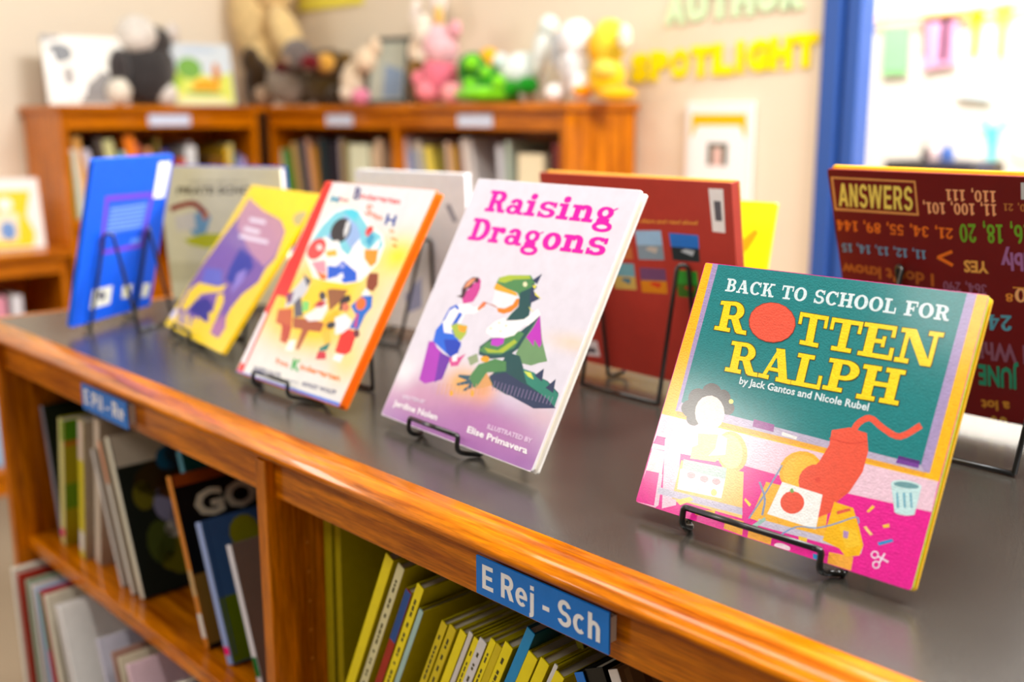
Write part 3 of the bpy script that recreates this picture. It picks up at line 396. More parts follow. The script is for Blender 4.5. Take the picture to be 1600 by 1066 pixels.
ART['dragons']=dict(base=(205, 200, 214),splats=[((199, 158, 190), 0.154, 0.069, 0.428, 0.116, 0.9), ((146, 102, 165), 0.277, -0.003, 0.361, 0.075, 0.95), ((146, 93, 163), 0.638, 0.015, 0.396, 0.087, 0.95), ((139, 93, 159), 0.897, 0.018, 0.237, 0.065, 0.95), ((176, 120, 167), 0.569, 0.115, 0.202, 0.06, 0.8), ((181, 139, 167), 0.803, 0.106, 0.171, 0.048, 0.7), ((223, 186, 130), 0.959, 0.442, 0.135, 0.03, 0.5), ((209, 176, 176), 0.95, 0.18, 0.105, 0.038, 0.6), ((163, 102, 163), 0.59, 0.085, 0.52, 0.106, 0.9), ((191, 139, 167), 0.201, 0.127, 0.228, 0.064, 0.7), ((225, 163, 65), 0.443, 0.208, 0.108, 0.052, 1), ((218, 148, 102), 0.582, 0.21, 0.069, 0.051, 0.9), ((223, 221, 228), 0.042, 0.186, 0.082, 0.066, 0.9), ((186, 158, 176), -0.065, 0.232, 0.043, 0.034, 0.2)],items=[
 ('p',(163,46,176),[[0.119,0.323],[0.158,0.326],[0.192,0.306],[0.284,0.282],[0.305,0.198],[0.207,0.164],[0.16,0.173]]),
 ('p',(102,37,158),[[0.221,0.294],[0.305,0.286],[0.306,0.204],[0.265,0.18]]),
 ('p',(18,93,209),[[0.158,0.408],[0.227,0.395],[0.271,0.374],[0.338,0.34],[0.334,0.312],[0.306,0.324],[0.305,0.286],[0.252,0.299],[0.147,0.327],[0.135,0.371]]),
 ('p',(9,55,176),[[0.215,0.343],[0.285,0.354],[0.331,0.35],[0.338,0.307],[0.305,0.286],[0.269,0.296]]),
 ('p',(232,230,232),[[0.154,0.413],[0.166,0.466],[0.208,0.483],[0.271,0.496],[0.325,0.487],[0.361,0.502],[0.385,0.495],[0.339,0.466],[0.279,0.458],[0.277,0.419],[0.244,0.398],[0.237,0.38],[0.262,0.373],[0.197,0.369]]),
 ('p',(18,83,195),[[0.154,0.407],[0.166,0.466],[0.202,0.485],[0.231,0.474],[0.227,0.463],[0.2,0.473],[0.174,0.455],[0.168,0.415]]),
 ('p',(18,83,195),[[0.24,0.459],[0.267,0.454],[0.255,0.416],[0.223,0.4]]),
 ('p',(190,55,139),[[0.221,0.512],[0.235,0.548],[0.261,0.579],[0.273,0.603],[0.296,0.594],[0.312,0.563],[0.311,0.535],[0.301,0.508],[0.245,0.493]]),
 ('p',(65,32,46),[[0.18,0.516],[0.208,0.525],[0.196,0.549],[0.204,0.578],[0.236,0.601],[0.277,0.603],[0.287,0.582],[0.257,0.584],[0.254,0.561],[0.231,0.553],[0.232,0.525],[0.226,0.513]]),
 ('p',(218,139,102),[[0.205,0.55],[0.213,0.579],[0.233,0.593],[0.256,0.6],[0.254,0.589],[0.233,0.564]]),
 ('p',(158,176,65),[[0.223,0.4],[0.251,0.415],[0.328,0.415],[0.34,0.384],[0.323,0.354],[0.278,0.364]]),
 ('p',(227,153,37),[[0.265,0.409],[0.329,0.413],[0.328,0.388],[0.29,0.388]]),
 ('p',(218,111,65),[[0.344,0.486],[0.365,0.517],[0.388,0.517],[0.386,0.5],[0.358,0.48]]),
 ('s',(167,83,37),[[0.371,0.513],[0.382,0.512],[0.396,0.512],[0.413,0.511],[0.428,0.509],[0.444,0.507],[0.461,0.505],[0.477,0.503],[0.488,0.501]],[[0.371,0.516],[0.381,0.516],[0.396,0.515],[0.412,0.514],[0.428,0.513],[0.445,0.511],[0.462,0.508],[0.477,0.506],[0.488,0.504]]),
 ('p',(199,74,139),[[0.297,0.284],[0.352,0.293],[0.388,0.315],[0.377,0.292],[0.369,0.263],[0.328,0.254],[0.307,0.269]]),
 ('p',(230,223,230),[[0.31,0.292],[0.333,0.307],[0.352,0.28],[0.324,0.272]]),
 ('p',(226,156,37),[[0.396,0.573],[0.399,0.595],[0.459,0.586],[0.547,0.572],[0.554,0.562],[0.502,0.561],[0.438,0.564]]),
 ('p',(223,215,223),[[0.408,0.569],[0.554,0.562],[0.556,0.533],[0.517,0.512],[0.468,0.505],[0.422,0.521]]),
 ('p',(209,120,27),[[0.464,0.505],[0.511,0.508],[0.549,0.529],[0.556,0.552],[0.576,0.554],[0.582,0.526],[0.555,0.501],[0.516,0.488],[0.478,0.491]]),
 ('p',(72,125,76),[[0.399,0.595],[0.402,0.617],[0.455,0.633],[0.585,0.646],[0.626,0.621],[0.641,0.586],[0.65,0.545],[0.664,0.484],[0.546,0.468],[0.562,0.497],[0.586,0.526],[0.575,0.557],[0.546,0.574],[0.471,0.582]]),
 ('p',(158,176,55),[[0.404,0.601],[0.406,0.618],[0.455,0.633],[0.578,0.644],[0.593,0.633],[0.499,0.62],[0.449,0.601]]),
 ('p',(27,72,76),[[0.562,0.576],[0.62,0.605],[0.651,0.55],[0.672,0.485],[0.55,0.468],[0.565,0.498],[0.586,0.526]]),
 ('p',(218,213,176),[[0.586,0.611],[0.587,0.608],[0.586,0.605],[0.584,0.603],[0.581,0.601],[0.576,0.601],[0.571,0.601],[0.567,0.603],[0.563,0.605],[0.56,0.608],[0.559,0.611],[0.559,0.614],[0.561,0.617],[0.565,0.618],[0.569,0.619],[0.574,0.618],[0.579,0.617],[0.583,0.614]]),
 ('p',(41,53,85),[[0.604,0.629],[0.646,0.659],[0.641,0.618]]),
 ('p',(41,53,85),[[0.614,0.601],[0.689,0.568],[0.642,0.544]]),
 ('p',(41,53,85),[[0.611,0.619],[0.648,0.608],[0.629,0.585]]),
 ('p',(215,206,65),[[0.643,0.589],[0.7,0.568],[0.656,0.577]]),
 ('p',(215,206,65),[[0.642,0.534],[0.689,0.516],[0.655,0.525]]),
 ('p',(215,206,65),[[0.617,0.61],[0.643,0.615],[0.637,0.599]]),
 ('p',(27,72,76),[[0.667,0.453],[0.705,0.485],[0.726,0.511],[0.72,0.461],[0.687,0.384],[0.632,0.339],[0.549,0.32],[0.466,0.323],[0.454,0.353],[0.5,0.392],[0.632,0.417]]),
 ('p',(72,125,76),[[0.485,0.374],[0.65,0.441],[0.679,0.435],[0.656,0.379],[0.594,0.343],[0.513,0.333],[0.456,0.337]]),
 ('p',(158,176,55),[[0.482,0.352],[0.569,0.355],[0.638,0.408],[0.659,0.4],[0.605,0.353],[0.518,0.339]]),
 ('p',(176,55,186),[[0.506,0.39],[0.578,0.406],[0.585,0.384],[0.56,0.369],[0.516,0.368]]),
 ('p',(232,230,232),[[0.452,0.422],[0.485,0.454],[0.532,0.476],[0.55,0.463],[0.647,0.485],[0.701,0.531],[0.728,0.514],[0.684,0.466],[0.658,0.468],[0.628,0.422],[0.58,0.404],[0.505,0.398],[0.458,0.407]]),
 ('p',(209,176,139),[[0.483,0.427],[0.484,0.426],[0.483,0.425],[0.482,0.424],[0.48,0.423],[0.478,0.423],[0.475,0.423],[0.473,0.423],[0.471,0.424],[0.47,0.425],[0.47,0.426],[0.471,0.427],[0.472,0.428],[0.474,0.429],[0.476,0.429],[0.478,0.429],[0.481,0.429],[0.482,0.428]]),
 ('p',(209,176,139),[[0.519,0.453],[0.519,0.452],[0.519,0.451],[0.517,0.45],[0.516,0.45],[0.513,0.449],[0.511,0.449],[0.509,0.45],[0.507,0.451],[0.506,0.452],[0.506,0.453],[0.506,0.454],[0.508,0.455],[0.51,0.455],[0.512,0.456],[0.514,0.455],[0.516,0.455],[0.518,0.454]]),
 ('p',(209,176,139),[[0.566,0.449],[0.566,0.448],[0.565,0.447],[0.564,0.446],[0.562,0.446],[0.56,0.445],[0.558,0.445],[0.556,0.446],[0.554,0.447],[0.553,0.448],[0.553,0.449],[0.553,0.45],[0.554,0.451],[0.556,0.451],[0.558,0.451],[0.561,0.451],[0.563,0.451],[0.564,0.45]]),
 ('p',(209,176,139),[[0.546,0.425],[0.547,0.424],[0.546,0.423],[0.545,0.422],[0.543,0.422],[0.541,0.421],[0.539,0.422],[0.536,0.422],[0.535,0.423],[0.534,0.424],[0.533,0.425],[0.534,0.426],[0.535,0.427],[0.537,0.427],[0.539,0.428],[0.542,0.427],[0.544,0.427],[0.545,0.426]]),
 ('p',(102,139,97),[[0.726,0.511],[0.789,0.43],[0.862,0.362],[0.823,0.35],[0.786,0.334],[0.72,0.333],[0.676,0.362],[0.692,0.416]]),
 ('p',(176,46,176),[[0.726,0.511],[0.796,0.416],[0.792,0.4],[0.748,0.424],[0.759,0.4],[0.714,0.419],[0.698,0.424],[0.717,0.466]]),
 ('p',(27,72,76),[[0.624,0.338],[0.653,0.358],[0.705,0.356],[0.757,0.314],[0.903,0.299],[0.983,0.27],[0.985,0.217],[0.905,0.221],[0.714,0.215],[0.62,0.228],[0.577,0.252],[0.615,0.3]]),
 ('p',(41,120,104),[[0.747,0.317],[0.815,0.314],[0.906,0.295],[0.986,0.265],[0.989,0.223],[0.903,0.25],[0.801,0.271]]),
 ('p',(199,209,83),[[0.76,0.309],[0.8,0.311],[0.829,0.291],[0.794,0.295]]),
 ('p',(41,53,85),[[0.579,0.262],[0.666,0.288],[0.787,0.268],[0.939,0.242],[0.999,0.22],[0.888,0.198],[0.711,0.219],[0.635,0.231]]),
 ('p',(41,53,85),[[0.824,0.305],[0.86,0.336],[0.876,0.292]]),
 ('p',(41,53,85),[[0.906,0.275],[0.941,0.313],[0.956,0.265]]),
 ('p',(72,125,76),[[0.489,0.289],[0.572,0.324],[0.641,0.325],[0.663,0.292],[0.557,0.269],[0.544,0.235],[0.53,0.204],[0.478,0.213],[0.467,0.243]]),
 ('p',(227,153,37),[[0.541,0.318],[0.542,0.314],[0.54,0.31],[0.535,0.307],[0.527,0.304],[0.518,0.303],[0.509,0.302],[0.5,0.304],[0.494,0.306],[0.49,0.309],[0.489,0.313],[0.491,0.317],[0.497,0.321],[0.504,0.323],[0.513,0.325],[0.522,0.325],[0.531,0.324],[0.537,0.321]]),
 ('p',(139,153,120),[[0.407,0.302],[0.455,0.326],[0.483,0.299],[0.444,0.276]]),
 ('p',(46,83,102),[[0.467,0.243],[0.399,0.234],[0.396,0.225],[0.472,0.222]]),
 ('p',(46,83,102),[[0.477,0.229],[0.404,0.2],[0.418,0.194],[0.495,0.216]]),
 ('p',(46,83,102),[[0.491,0.221],[0.458,0.183],[0.472,0.183],[0.517,0.209]]),
 ('p',(204,148,93),[[0.557,0.269],[0.617,0.233],[0.576,0.215],[0.532,0.202]]),
 ('p',(232,158,37),[[0.407,0.164],[0.409,0.16],[0.41,0.157],[0.408,0.154],[0.405,0.152],[0.401,0.151],[0.396,0.152],[0.392,0.153],[0.387,0.156],[0.384,0.16],[0.382,0.163],[0.382,0.167],[0.384,0.17],[0.386,0.172],[0.391,0.172],[0.395,0.172],[0.4,0.17],[0.404,0.167]]),
 ('p',(227,158,55),[[0.531,0.186],[0.533,0.182],[0.534,0.178],[0.533,0.175],[0.531,0.173],[0.528,0.172],[0.524,0.173],[0.519,0.175],[0.515,0.178],[0.512,0.182],[0.51,0.186],[0.509,0.19],[0.51,0.193],[0.512,0.195],[0.515,0.196],[0.519,0.195],[0.524,0.193],[0.528,0.19]]),
 ('s',(139,120,158),[[0.631,0.214],[0.626,0.25]],[[0.627,0.214],[0.623,0.25]]),
 ('s',(139,120,158),[[0.653,0.215],[0.648,0.25]],[[0.649,0.215],[0.645,0.25]]),
 ('s',(139,120,158),[[0.674,0.216],[0.67,0.25]],[[0.671,0.216],[0.667,0.25]]),
 ('s',(139,120,158),[[0.696,0.216],[0.692,0.25]],[[0.693,0.216],[0.689,0.25]]),
 ('s',(139,120,158),[[0.718,0.217],[0.714,0.25]],[[0.714,0.217],[0.711,0.25]]),
 ('s',(139,120,158),[[0.739,0.218],[0.736,0.251]],[[0.736,0.218],[0.732,0.251]]),
 ('s',(139,120,158),[[0.76,0.218],[0.757,0.251]],[[0.757,0.218],[0.754,0.251]]),
 ('s',(139,120,158),[[0.781,0.219],[0.778,0.251]],[[0.778,0.219],[0.775,0.251]]),
 ('s',(139,120,158),[[0.802,0.22],[0.799,0.251]],[[0.799,0.22],[0.796,0.251]]),
 ('s',(139,120,158),[[0.823,0.22],[0.82,0.251]],[[0.82,0.221],[0.817,0.252]]),
 ('s',(139,120,158),[[0.843,0.221],[0.841,0.252]],[[0.84,0.221],[0.838,0.252]]),
 ('s',(139,120,158),[[0.864,0.222],[0.862,0.252]],[[0.861,0.222],[0.859,0.252]]),
 ('s',(139,120,158),[[0.884,0.222],[0.882,0.252]],[[0.881,0.223],[0.879,0.252]]),
 ('s',(139,120,158),[[0.904,0.223],[0.903,0.252]],[[0.901,0.223],[0.9,0.252]]),
 ('s',(139,120,158),[[0.924,0.224],[0.923,0.252]],[[0.921,0.224],[0.92,0.253]]),
 ('s',(139,120,158),[[0.944,0.224],[0.943,0.253]],[[0.941,0.224],[0.94,0.253]]),
 ('s',(139,120,158),[[0.963,0.225],[0.963,0.253]],[[0.96,0.225],[0.96,0.253]]),
 ('s',(199,148,111),[[0.316,0.14],[0.304,0.181]],[[0.312,0.14],[0.299,0.181]]),
 ('s',(199,148,111),[[0.342,0.145],[0.329,0.186]],[[0.337,0.145],[0.325,0.186]]),
 ('s',(199,148,111),[[0.367,0.15],[0.355,0.19]],[[0.362,0.149],[0.35,0.19]]),
 ('s',(199,148,111),[[0.392,0.154],[0.38,0.195]],[[0.388,0.154],[0.375,0.195]]),
 ('s',(199,148,111),[[0.417,0.159],[0.405,0.199]],[[0.413,0.159],[0.401,0.199]]),
 ('s',(199,148,111),[[0.442,0.164],[0.43,0.204]],[[0.437,0.163],[0.425,0.204]]),
 ('s',(199,148,111),[[0.466,0.168],[0.455,0.208]],[[0.462,0.168],[0.45,0.208]]),
 ('s',(199,148,111),[[0.491,0.173],[0.479,0.213]],[[0.486,0.172],[0.475,0.213]]),
 ('s',(199,148,111),[[0.515,0.177],[0.503,0.217]],[[0.51,0.177],[0.499,0.217]]),
 ('s',(199,148,111),[[0.539,0.182],[0.527,0.221]],[[0.534,0.181],[0.523,0.221]]),
 ('s',(199,148,111),[[0.562,0.186],[0.551,0.226]],[[0.558,0.186],[0.547,0.226]]),
 ('s',(199,148,111),[[0.586,0.191],[0.575,0.23]],[[0.582,0.19],[0.571,0.23]]),
 ('w',(232,0,158),'Raising',[0.133,0.868],[0.926,0.868],[0.127,0.954],0.018),
 ('w',(232,0,158),'Dragons',[0.098,0.745],[0.944,0.755],[0.09,0.834],0.018),
 ('w',(215,199,221),'WRITTEN BY',[0.096,0.085],[0.26,0.094],[0.094,0.099],0),
 ('w',(232,227,232),'Jerdine Nolen',[0.057,0.049],[0.375,0.052],[0.053,0.072],0.02),
 ('w',(212,186,215),'ILLUSTRATED BY',[0.684,0.085],[0.946,0.087],[0.683,0.101],0),
 ('w',(232,227,232),'Elise Primavera',[0.58,0.05],[0.945,0.05],[0.576,0.072],0.02),
])
ART['kinder']=dict(base=(205, 203, 209),splats=[((232, 189, 9), 0.252, 0.382, 0.476, 0.191, 1), ((232, 189, 9), 0.547, 0.48, 0.443, 0.189, 1), ((232, 186, 0), 0.501, 0.282, 0.322, 0.089, 1), ((232, 194, 36), 0.916, 0.188, 0.136, 0.102, 0.6), ((214, 211, 205), 0.38, 0.044, 0.451, 0.072, 0.9), ((232, 200, 45), 0.931, 0.678, 0.178, 0.095, 1), ((205, 203, 209), 0.517, 0.965, 0.38, 0.081, 1), ((227, 223, 204), 0.201, 0.888, 0.201, 0.05, 0.7)],items=[
 ('p',(229,225,218),[[0.152,0.603],[0.104,0.691],[0.139,0.774],[0.199,0.853],[0.312,0.882],[0.463,0.861],[0.582,0.812],[0.733,0.768],[0.79,0.719],[0.801,0.636],[0.767,0.586],[0.729,0.541],[0.617,0.515],[0.449,0.511],[0.308,0.516]]),
 ('p',(113,186,204),[[0.163,0.615],[0.136,0.693],[0.165,0.77],[0.23,0.843],[0.322,0.871],[0.448,0.855],[0.576,0.796],[0.719,0.762],[0.773,0.718],[0.751,0.663],[0.539,0.722],[0.525,0.645],[0.376,0.688],[0.239,0.723]]),
 ('p',(136,163,209),[[0.259,0.713],[0.283,0.795],[0.34,0.838],[0.478,0.795],[0.559,0.745],[0.527,0.678],[0.445,0.715]]),
 ('p',(72,186,209),[[0.306,0.853],[0.361,0.873],[0.444,0.86],[0.451,0.816],[0.35,0.838]]),
 ('p',(40,34,40),[[0.446,0.743],[0.439,0.724],[0.421,0.709],[0.395,0.7],[0.365,0.698],[0.333,0.703],[0.303,0.716],[0.28,0.733],[0.265,0.754],[0.262,0.776],[0.27,0.796],[0.288,0.811],[0.314,0.82],[0.346,0.822],[0.378,0.816],[0.407,0.803],[0.43,0.785],[0.443,0.764]]),
 ('p',(204,204,209),[[0.372,0.806],[0.402,0.813],[0.428,0.759],[0.421,0.725],[0.389,0.756]]),
 ('p',(213,63,63),[[0.294,0.635],[0.28,0.619],[0.258,0.606],[0.232,0.6],[0.203,0.6],[0.175,0.606],[0.152,0.619],[0.137,0.635],[0.131,0.654],[0.136,0.673],[0.15,0.689],[0.172,0.701],[0.2,0.708],[0.229,0.707],[0.256,0.701],[0.278,0.688],[0.293,0.672],[0.298,0.653]]),
 ('p',(227,195,195),[[0.263,0.666],[0.266,0.66],[0.266,0.655],[0.261,0.651],[0.254,0.648],[0.244,0.648],[0.233,0.649],[0.222,0.652],[0.213,0.656],[0.206,0.661],[0.203,0.667],[0.204,0.672],[0.208,0.676],[0.216,0.679],[0.226,0.68],[0.237,0.678],[0.247,0.675],[0.256,0.671]]),
 ('p',(213,54,50),[[0.637,0.77],[0.634,0.761],[0.627,0.755],[0.618,0.751],[0.608,0.75],[0.597,0.752],[0.588,0.757],[0.581,0.764],[0.577,0.773],[0.577,0.782],[0.58,0.79],[0.587,0.797],[0.596,0.8],[0.607,0.801],[0.617,0.799],[0.627,0.794],[0.634,0.787],[0.637,0.778]]),
 ('p',(225,223,227),[[0.528,0.689],[0.559,0.734],[0.593,0.704],[0.696,0.627],[0.767,0.586],[0.713,0.561],[0.604,0.598]]),
 ('p',(223,222,223),[[0.313,0.7],[0.377,0.711],[0.496,0.632],[0.456,0.585],[0.372,0.61]]),
 ('p',(227,227,229),[[0.683,0.69],[0.727,0.751],[0.746,0.705],[0.713,0.687]]),
 ('p',(222,136,36),[[0.638,0.686],[0.754,0.695],[0.784,0.635],[0.756,0.611],[0.671,0.646]]),
 ('p',(54,145,182),[[0.613,0.727],[0.625,0.771],[0.678,0.753],[0.674,0.7]]),
 ('p',(227,163,54),[[0.305,0.649],[0.394,0.667],[0.431,0.637],[0.348,0.625]]),
 ('p',(9,81,195),[[0.385,0.584],[0.465,0.586],[0.496,0.621],[0.573,0.6],[0.661,0.577],[0.694,0.538],[0.595,0.518],[0.514,0.542],[0.44,0.521]]),
 ('p',(209,136,154),[[0.223,0.586],[0.342,0.608],[0.406,0.548],[0.315,0.545]]),
 ('p',(222,100,36),[[0.315,0.545],[0.411,0.543],[0.433,0.518],[0.385,0.513]]),
 ('p',(136,145,209),[[0.539,0.597],[0.541,0.593],[0.539,0.589],[0.535,0.586],[0.527,0.584],[0.518,0.583],[0.509,0.584],[0.499,0.586],[0.492,0.589],[0.486,0.593],[0.484,0.597],[0.486,0.601],[0.491,0.604],[0.498,0.607],[0.507,0.607],[0.517,0.607],[0.526,0.605],[0.534,0.601]]),
 ('p',(218,218,227),[[0.51,0.547],[0.543,0.566],[0.574,0.542],[0.545,0.529]]),
 ('p',(218,27,18),[[-0.038,1.002],[0.074,0.996],[0.151,0.398],[0.025,0.399],[0.015,0.409]]),
 ('p',(218,27,18),[[-0.034,0.595],[0.044,0.602],[0.069,-0.057],[0.007,-0.054]]),
 ('p',(218,213,218),[[-0.008,0.308],[0.033,0.303],[0.048,0.044],[0.001,0.05]]),
 ('p',(72,109,200),[[0.003,-0.009],[0,0.007],[0.996,0.017],[1.023,0.005],[1.005,-0.005]]),
 ('p',(186,186,195),[[0.202,0.478],[0.229,0.521],[0.3,0.501],[0.309,0.448],[0.283,0.392],[0.178,0.347],[0.15,0.404]]),
 ('p',(72,72,86),[[0.198,0.525],[0.306,0.501],[0.292,0.467]]),
 ('p',(81,77,91),[[0.24,0.381],[0.272,0.418],[0.379,0.331],[0.302,0.315]]),
 ('p',(118,191,100),[[0.307,0.401],[0.377,0.403],[0.404,0.36],[0.351,0.347]]),
 ('p',(109,54,100),[[0.131,0.409],[0.188,0.436],[0.21,0.384],[0.185,0.368]]),
 ('p',(182,81,36),[[0.122,0.334],[0.251,0.355],[0.323,0.266],[0.342,0.191],[0.273,0.194],[0.229,0.267],[0.156,0.271]]),
 ('p',(172,54,27),[[0.205,0.277],[0.318,0.271],[0.344,0.217],[0.325,0.188]]),
 ('p',(154,72,36),[[0.291,0.314],[0.436,0.325],[0.586,0.325],[0.589,0.281],[0.484,0.274],[0.472,0.177],[0.444,0.18],[0.422,0.272],[0.335,0.267]]),
 ('p',(216,211,213),[[0.379,0.331],[0.444,0.371],[0.486,0.409],[0.494,0.442],[0.563,0.385],[0.554,0.333],[0.447,0.314]]),
 ('p',(172,36,54),[[0.422,0.382],[0.453,0.418],[0.526,0.419],[0.502,0.391]]),
 ('p',(136,81,45),[[0.479,0.473],[0.519,0.483],[0.657,0.491],[0.637,0.432],[0.585,0.381]]),
 ('p',(63,54,63),[[0.493,0.445],[0.497,0.438],[0.497,0.431],[0.493,0.426],[0.486,0.422],[0.476,0.421],[0.464,0.423],[0.452,0.426],[0.441,0.432],[0.433,0.438],[0.429,0.445],[0.428,0.452],[0.432,0.458],[0.44,0.461],[0.45,0.462],[0.462,0.461],[0.474,0.457],[0.485,0.451]]),
 ('p',(36,25,34),[[0.632,0.438],[0.647,0.461],[0.691,0.473],[0.72,0.447],[0.696,0.432],[0.699,0.401],[0.661,0.39]]),
 ('p',(200,109,81),[[0.732,0.417],[0.736,0.411],[0.735,0.404],[0.73,0.399],[0.722,0.395],[0.711,0.394],[0.698,0.395],[0.686,0.398],[0.675,0.404],[0.668,0.41],[0.664,0.417],[0.664,0.423],[0.669,0.429],[0.678,0.432],[0.689,0.434],[0.702,0.432],[0.714,0.429],[0.724,0.424]]),
 ('p',(222,168,18),[[0.571,0.342],[0.623,0.392],[0.672,0.392],[0.673,0.336],[0.669,0.286],[0.615,0.266]]),
 ('p',(218,214,220),[[0.653,0.358],[0.724,0.385],[0.8,0.364],[0.811,0.31],[0.717,0.286]]),
 ('p',(40,36,45),[[0.68,0.333],[0.685,0.328],[0.687,0.322],[0.683,0.317],[0.676,0.311],[0.666,0.307],[0.653,0.305],[0.64,0.305],[0.628,0.306],[0.619,0.31],[0.613,0.315],[0.612,0.321],[0.615,0.327],[0.623,0.332],[0.633,0.336],[0.646,0.338],[0.659,0.338],[0.671,0.337]]),
 ('p',(222,172,54),[[0.6,0.283],[0.655,0.302],[0.709,0.254],[0.676,0.225]]),
 ('p',(27,109,100),[[0.638,0.213],[0.712,0.251],[0.711,0.212],[0.652,0.197]]),
 ('p',(191,36,54),[[0.65,0.16],[0.642,0.196],[0.705,0.205],[0.734,0.173]]),
 ('p',(127,54,31),[[0.773,0.547],[0.766,0.584],[0.839,0.591],[0.876,0.539],[0.863,0.506],[0.802,0.512]]),
 ('p',(218,218,220),[[0.779,0.485],[0.797,0.518],[0.852,0.493],[0.83,0.478]]),
 ('p',(18,95,186),[[0.738,0.424],[0.786,0.476],[0.872,0.489],[0.908,0.438],[0.884,0.399],[0.884,0.332],[0.808,0.328],[0.813,0.39]]),
 ('p',(218,100,36),[[0.855,0.439],[0.854,0.43],[0.848,0.422],[0.837,0.416],[0.824,0.414],[0.809,0.415],[0.794,0.419],[0.782,0.426],[0.773,0.435],[0.769,0.445],[0.77,0.455],[0.776,0.463],[0.787,0.469],[0.8,0.471],[0.816,0.47],[0.83,0.465],[0.842,0.458],[0.851,0.449]]),
 ('p',(191,45,109),[[0.839,0.338],[0.809,0.402],[0.829,0.398],[0.864,0.336]]),
 ('p',(216,30,18),[[0.759,0.291],[0.8,0.324],[0.883,0.32],[0.9,0.233],[0.864,0.21],[0.778,0.215]]),
 ('p',(222,218,222),[[0.788,0.205],[0.859,0.215],[0.858,0.176],[0.786,0.18]]),
 ('p',(100,36,45),[[0.906,0.317],[0.91,0.311],[0.91,0.305],[0.907,0.301],[0.901,0.297],[0.892,0.296],[0.883,0.297],[0.873,0.3],[0.864,0.305],[0.858,0.311],[0.854,0.317],[0.854,0.323],[0.857,0.327],[0.864,0.33],[0.872,0.331],[0.882,0.33],[0.891,0.327],[0.9,0.323]]),
 ('p',(227,222,218),[[0.355,0.205],[0.407,0.219],[0.432,0.165],[0.358,0.161]]),
 ('t',(0,136,172),'M',[0.133,0.894],[0.214,0.892],[0.126,0.929],0.03),
 ('t',(205,87,91),'iss',[0.209,0.906],[0.306,0.902],[0.203,0.928],0.035),
 ('t',(36,27,100),'B',[0.334,0.922],[0.398,0.92],[0.31,0.982],0.03),
 ('t',(205,87,91),'indergarten',[0.398,0.927],[0.759,0.917],[0.388,0.956],0.035),
 ('t',(218,109,81),'S',[0.5,0.852],[0.564,0.847],[0.481,0.904],0.02),
 ('t',(209,100,63),'tays',[0.564,0.847],[0.672,0.831],[0.557,0.872],0.035),
 ('t',(9,54,136),'H',[0.707,0.817],[0.795,0.812],[0.691,0.868],0.03),
 ('t',(222,118,27),'o',[0.769,0.786],[0.816,0.779],[0.77,0.804],0.03),
 ('t',(222,118,27),'m',[0.816,0.75],[0.871,0.743],[0.817,0.768],0.03),
 ('t',(222,118,27),'e',[0.848,0.721],[0.892,0.716],[0.849,0.738],0.03),
 ('t',(211,100,27),'from',[0.323,0.095],[0.453,0.09],[0.311,0.12],0.035),
 ('t',(18,154,63),'K',[0.483,0.088],[0.561,0.09],[0.463,0.138],0.04),
 ('t',(214,109,18),'indergarten',[0.558,0.1],[0.918,0.101],[0.548,0.126],0.035),
 ('t',(54,54,100),'JOSEPH SLATE',[0.151,0.035],[0.424,0.04],[0.144,0.052],0.035),
 ('t',(54,54,100),'ASHLEY WOLFF',[0.63,0.036],[0.935,0.043],[0.623,0.054],0.035),
 ('t',(109,109,136),'illustrated by',[0.486,0.035],[0.603,0.039],[0.484,0.043],0.035),
])
